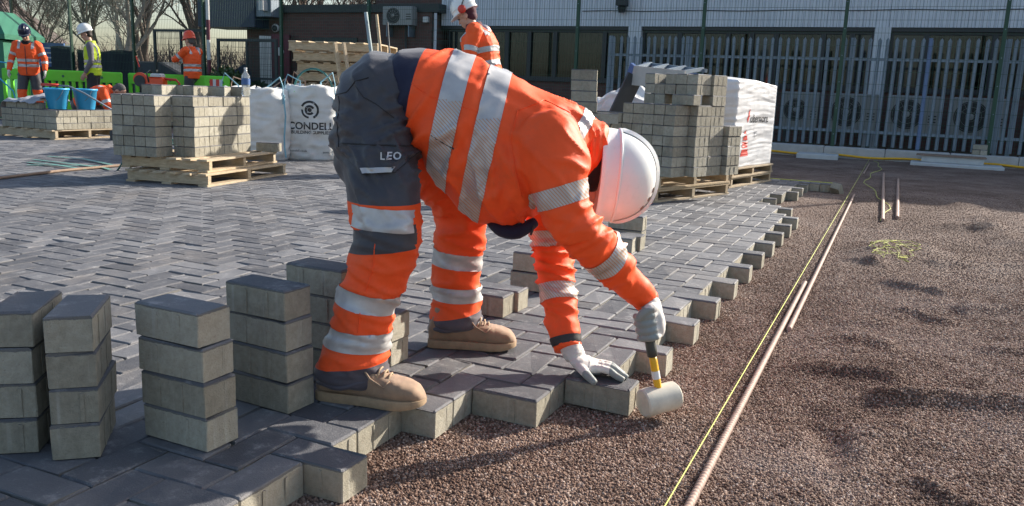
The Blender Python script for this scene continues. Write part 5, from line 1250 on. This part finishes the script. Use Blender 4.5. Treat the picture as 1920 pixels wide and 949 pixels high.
# ------------------------------------------------------------------ the other workers
def worker(label, loc, rz, s, J, jacket='hivis_orange_far', sleeve=None, trousers='trouser_grey', lower=None, hat=None, glove=True, vest=False, hair='hair_dark', tbands=True, snood=None, vox=.011, tband=(.12, .28), seed=1, visor=False, bulk=1.0):
    D = dict(pel=(0, 0, .95), chest=(0, .01, 1.25), neck=(0, .02, 1.46), head=(0, .05, 1.61), hf=(0, 1, 0), hu=(0, 0, 1), shR=(.185, 0, 1.40), shL=(-.185, 0, 1.40), elR=(.25, -.01, 1.13), elL=(-.25, -.01, 1.13), wrR=(.26, .08, .9), wrL=(-.26, .08, .9),
             hipR=(.09, 0, .9), hipL=(-.09, 0, .9), knR=(.11, .03, .5), knL=(-.11, .03, .5), anR=(.11, 0, .1), anL=(-.11, 0, .1), toeR=(0, 1, 0), toeL=(0, 1, 0), hem=.16); D.update(J)
    for k in list(D):
        if k not in ('hf', 'hu', 'hem', 'toeR', 'toeL'): D[k] = Vector(D[k]) * s
    W = thing('person', label, 'person', loc, rz)
    ax = (D['neck'] - D['pel']).normalized(); fw = Vector((0, 1, 0)); fw = (fw - ax * fw.dot(ax)).normalized(); rt = fw.cross(ax).normalized()
    P, Cc, Nk = D['pel'], D['chest'], D['neck']
    def ring_at(p, a, b, k=None): return ring(p, rt, a * s, fw, b * s * (bulk if a > .17 else 1), 24)
    lo = P - ax * D['hem'] * s
    TR = MB().rings([ring_at(lo, .185, .135), ring_at(P, .19, .142), ring_at(P.lerp(Cc, .5), .18, .132), ring_at(Cc, .20, .142), ring_at(Cc.lerp(Nk, .55), .195, .125), ring_at(Cc.lerp(Nk, .82), .13, .09), ring_at(Nk, .075, .075)])
    def arm(q): return [(D['sh' + q] - (D['sh' + q] - D['neck']) * .25, .075 * s), (D['sh' + q], .082 * s), (D['sh' + q].lerp(D['el' + q], .5), .068 * s), (D['el' + q], .06 * s), (D['el' + q].lerp(D['wr' + q], .5), .054 * s), (D['wr' + q], .043 * s)]
    def leg(q): return [(D['hip' + q], .105 * s), (D['hip' + q].lerp(D['kn' + q], .5), .095 * s), (D['kn' + q], .082 * s), (D['kn' + q].lerp(D['an' + q], .55), .076 * s), (D['an' + q] + Vector((0, 0, -.02 * s)), .082 * s)]
    hm, f_, sd_, u_ = head_mbs(D['head'], D['hf'], D['hu'], s)
    hands = []
    for q, sg in (('R', 1), ('L', -1)):
        d = (D['wr' + q] - D['el' + q]).normalized(); nb = rt * sg; nb = (nb - d * nb.dot(d)); nb = nb.normalized() if nb.length > .1 else fw
        hands.append((hand_mbs(D['wr' + q] + d * .012, d, nb, sg, .5, s), q))
    th = lambda c, k: [(p, r * k) for p, r in c]
    core = [MB().rings([ring_at(P, .15, .11), ring_at(Cc, .165, .115), ring_at(Cc.lerp(Nk, .6), .15, .09), ring_at(Nk, .055, .055)])] + [chain_mb(th(arm(q), .6)) for q in 'RL'] + [chain_mb(th(leg(q), .6)) for q in 'RL'] + [chain_mb([(Nk - ax * .06 * s, .06 * s), (D['head'] - Vector(D['hu']) * .05 * s, .056 * s)])]
    obj('body', remesh(core + hm + ([m for h, q in hands for m in h] if not glove else []), .0085, 2), 'skin', W, True)
    eyes(D['head'], D['hf'], D['hu'], W, s)
    if glove:
        for h, q in hands: obj('glove', remesh(h, .006, 2), 'glove_white', W, True)
    me = remesh([MB().rings([ring_at(P - ax * .03 * s, .168, .125), ring_at(P + ax * .08 * s, .165, .122)])] + [chain_mb(leg(q), 18) for q in 'RL'] + [ball(P - ax * .04 * s, .13 * s)], vox, 4)
    displace(me, [(D['kn' + q], .12 * s, (0, .2, 1), 26, 7, .007) for q in 'RL'] + [(D['an' + q], .1 * s, (0, 0, 1), 30, 7, .007) for q in 'RL'], .004, 10)
    if lower:
        me.materials.append(MATS[trousers]); me.materials.append(MATS[lower]); zk = D['knR'].z + .06 * s; zone(me, [((0, 0, zk), (0, 0, 1))], lambda p: 1 if p.z < zk else 0)
    tr = obj('trousers', me, None if lower else trousers, W, True)
    if tbands:
        for q in 'RL':
            a, b = D['kn' + q], D['an' + q]
            for t in (.3, .62): p = a.lerp(b, t); obj('reflective_band', cut_band(me, p, b - a, .05 * s, lambda c, p=p, q=q: (c - p).length < .14 * s and (c.x > 0) == (q == 'R'), .003), 'tape_solid', tr, True)
    if vest:
        me = remesh(chain_mb(arm('R'), 16), vox, 3); 
        for q in 'RL': obj('sleeve', displace(remesh(chain_mb(th(arm(q), .82), 16), vox, 3), [(D['el' + q], .14 * s, D['wr' + q] - D['sh' + q], 28, 8, .006)], .003, 12), sleeve, W, True)
        me = remesh([TR], vox, 3)
    else: me = remesh([TR] + [chain_mb(arm(q), 18) for q in 'RL'], vox, 4)
    displace(me, [(D['el' + q], .13 * s, D['wr' + q] - D['sh' + q], 28, 8, .008) for q in 'RL'] + [(P.lerp(Cc, .4) + fw * .1, .2 * s, ax, 20, 7, .006), (P.lerp(Cc, .4) - fw * .1, .2 * s, ax, 20, 7, .006), (D['shR'], .12 * s, rt + ax, 26, 8, .006), (D['shL'], .12 * s, ax - rt, 26, 8, .006)], .004, 9)
    jk = obj('vest' if vest else 'jacket', me, jacket, W, True); na = lambda c: min(pd(c, arm('R')), pd(c, arm('L')))
    for t in tband:
        p = P.lerp(Cc, t * 2); obj('reflective_band', cut_band(me, p, ax, .052 * s, lambda c, p=p: abs((c - p).dot(rt)) < .215 * s and (vest or na(c) > .06 * s), .003), 'tape_solid', jk, True)
    if vest:
        for q in (-1, 1):
            p = Cc + rt * q * .1 * s; obj('reflective_band', cut_band(me, p, rt, .05 * s, lambda c: (c - P).dot(ax) > .16 * s and (c - Nk).dot(ax) < .02, .0025), 'tape_solid', jk, True)
    else:
        for q in 'RL':
            for a, b, t in (('sh', 'el', .62), ('el', 'wr', .35)):
                a, b = D[a + q], D[b + q]; p = a.lerp(b, t); obj('reflective_band', cut_band(me, p, b - a, .05 * s, lambda c, p=p: (c - p).length < .1 * s and pd(c, arm(q)) < .095 * s, .003), 'tape_solid', jk, True)
            p = D['sh' + q].lerp(Nk, .35); obj('shoulder_band', cut_band(me, p, rt, .05 * s, lambda c: (c - Cc).dot(ax) > .08 * s, .003), 'tape_solid', jk, True)
        obj('zip', MB().tube([P.lerp(Nk, t) + fw * (.146 - .03 * max(0, t - .5)) * s for t in np.linspace(-.2, .85, 10)], .006 * s, 5), 'ink_black', jk)
    obj('collar', remesh(MB().rings([ring_at(Nk - ax * .05 * s, .1, .095), ring_at(Nk + ax * .0, .085, .085), ring_at(Nk + ax * .035 * s, .078, .08), ring_at(Nk + ax * .036 * s, .05, .05)]), .009, 2), snood or jacket, jk, True)
    hc_ = D['head']
    if hat:
        hh = helmet(hc_ + u_ * .052 * s - f_ * .005, f_ + u_ * .0, u_, W, hat, s * .95, False)
        if visor: obj('visor', MB().ellip(hc_ + f_ * .12 * s + u_ * .04 * s, (f_ * .025 * s, sd_ * .09 * s, u_ * .02 * s)), 'visor', hh, True)
    obj('hair', remesh([MB().ellip(hc_ - f_ * .022 * s + u_ * .03 * s, (f_ * .095 * s, sd_ * .081 * s, u_ * .094 * s)), MB().ellip(hc_ - f_ * .05 * s - u_ * .03 * s, (f_ * .05 * s, sd_ * .07 * s, u_ * .05 * s))], .009, 1), hair, W, True)
    for q in 'RL':
        a = D['an' + q]; d = Vector(D['toe' + q]).normalized()
        if a.z < .25: boot(W, a - d * .085 * s + Vector((0, 0, .002 - a.z)), a + d * .19 * s + Vector((0, 0, .002 - a.z)), 'suede', 'sole_tan', .95 * s, False)
    return W, D, (f_, sd_, u_), jk
# left worker, looking down, facing us
worker('worker in orange jacket and dark helmet looking down, standing by the green cabinet', tuple(w2(-8.55, 14.9)), YAW + math.pi + .25, .90,
       dict(head=(.0, .09, 1.60), hf=(-.1, .9, -.55), hu=(0, .5, .85), elR=(.29, .0, 1.14), elL=(-.29, .0, 1.14), wrR=(.31, .12, .92), wrL=(-.31, .1, .93), knR=(.13, .06, .5), knL=(-.14, .03, .5), anR=(.14, .04, .1), anL=(-.16, -.02, .1), hem=.12), lower='hivis_orange_far', hat='helmet_dark', snood='black_fleece', visor=True)
worker('worker in yellow vest and white helmet standing side on, looking down', tuple(w2(-7.42, 14.9)), YAW + math.pi / 2 + .25, .92,
       dict(head=(0, .09, 1.61), hf=(0, .93, -.35), hu=(0, .35, .93), elR=(.22, -.04, 1.14), elL=(-.22, -.02, 1.13), wrR=(.2, .05, .88), wrL=(-.2, .1, .9), hem=.1), jacket='hivis_yellow', sleeve='grey_sleeve', trousers='trouser_dark', hat='helmet_white', glove=False, vest=True, tbands=False)
worker('worker in orange helmet and jacket reaching out over the saw bench', tuple(w2(-6.22, 16.3)), YAW + 1.15, .93,
       dict(head=(0, .06, 1.61), hf=(-.1, .95, -.15), elR=(.3, .2, 1.2), wrR=(.24, .42, 1.22), elL=(-.27, .18, 1.22), wrL=(-.1, .42, 1.24), hem=.1), hat='helmet_orange', hair='hair_grey')
worker('crouching worker in orange jacket with bare grey head behind the low pack', tuple(w2(-6.62, 13.2)), YAW - math.pi / 2 + .2, .97,
       dict(pel=(0, -.16, .36), chest=(0, .1, .52), neck=(0, .28, .60), head=(0, .40, .585), hf=(0, .35, -.93), hu=(0, .93, .35), shR=(.18, .22, .56), shL=(-.18, .22, .56), elR=(.24, .3, .32), elL=(-.24, .3, .32), wrR=(.16, .46, .16), wrL=(-.16, .46, .16), hipR=(.1, -.14, .33), hipL=(-.1, -.14, .33), knR=(.15, .18, .18), knL=(-.15, .2, .2), anR=(.13, -.1, .1), anL=(-.13, -.1, .1), hem=.05), hair='hair_grey', tbands=False)
w5, D5, (f5, s5, u5), j5 = worker('worker in white helmet with red ear defenders standing behind the bent worker', tuple(w2(-.33, 8.4)), YAW + math.pi / 2 - .25, .97,
       dict(chest=(0, .06, 1.25), neck=(0, .13, 1.45), head=(0, .21, 1.555), hf=(0, .86, -.5), hu=(0, .5, .86), shR=(.185, .07, 1.39), shL=(-.185, .07, 1.39), elR=(.24, .1, 1.12), elL=(-.24, .1, 1.12), wrR=(.2, .3, 1.0), wrL=(-.2, .3, 1.0)), hat='helmet_white', snood='maroon_cloth', hair='maroon_cloth', bulk=1.3, vox=.009, tband=(.2, .42))
for q in (-1, 1):
    c = D5['head'] + (s5 * q * .112 + u5 * .058 - f5 * .012) * .97; obj('ear_defender', MB().lathe([(.03, -.02), (.04, -.008), (.04, .006), (.03, .018)], c, s5 * q, 18), 'red_plastic', w5, True)
    obj('ear_arm', MB().tube([c + s5 * q * .01, c + u5 * .05 - f5 * .03 - s5 * q * .005, c + u5 * .075 - f5 * .055 - s5 * q * .02], .006, 6), 'ink_black', w5)
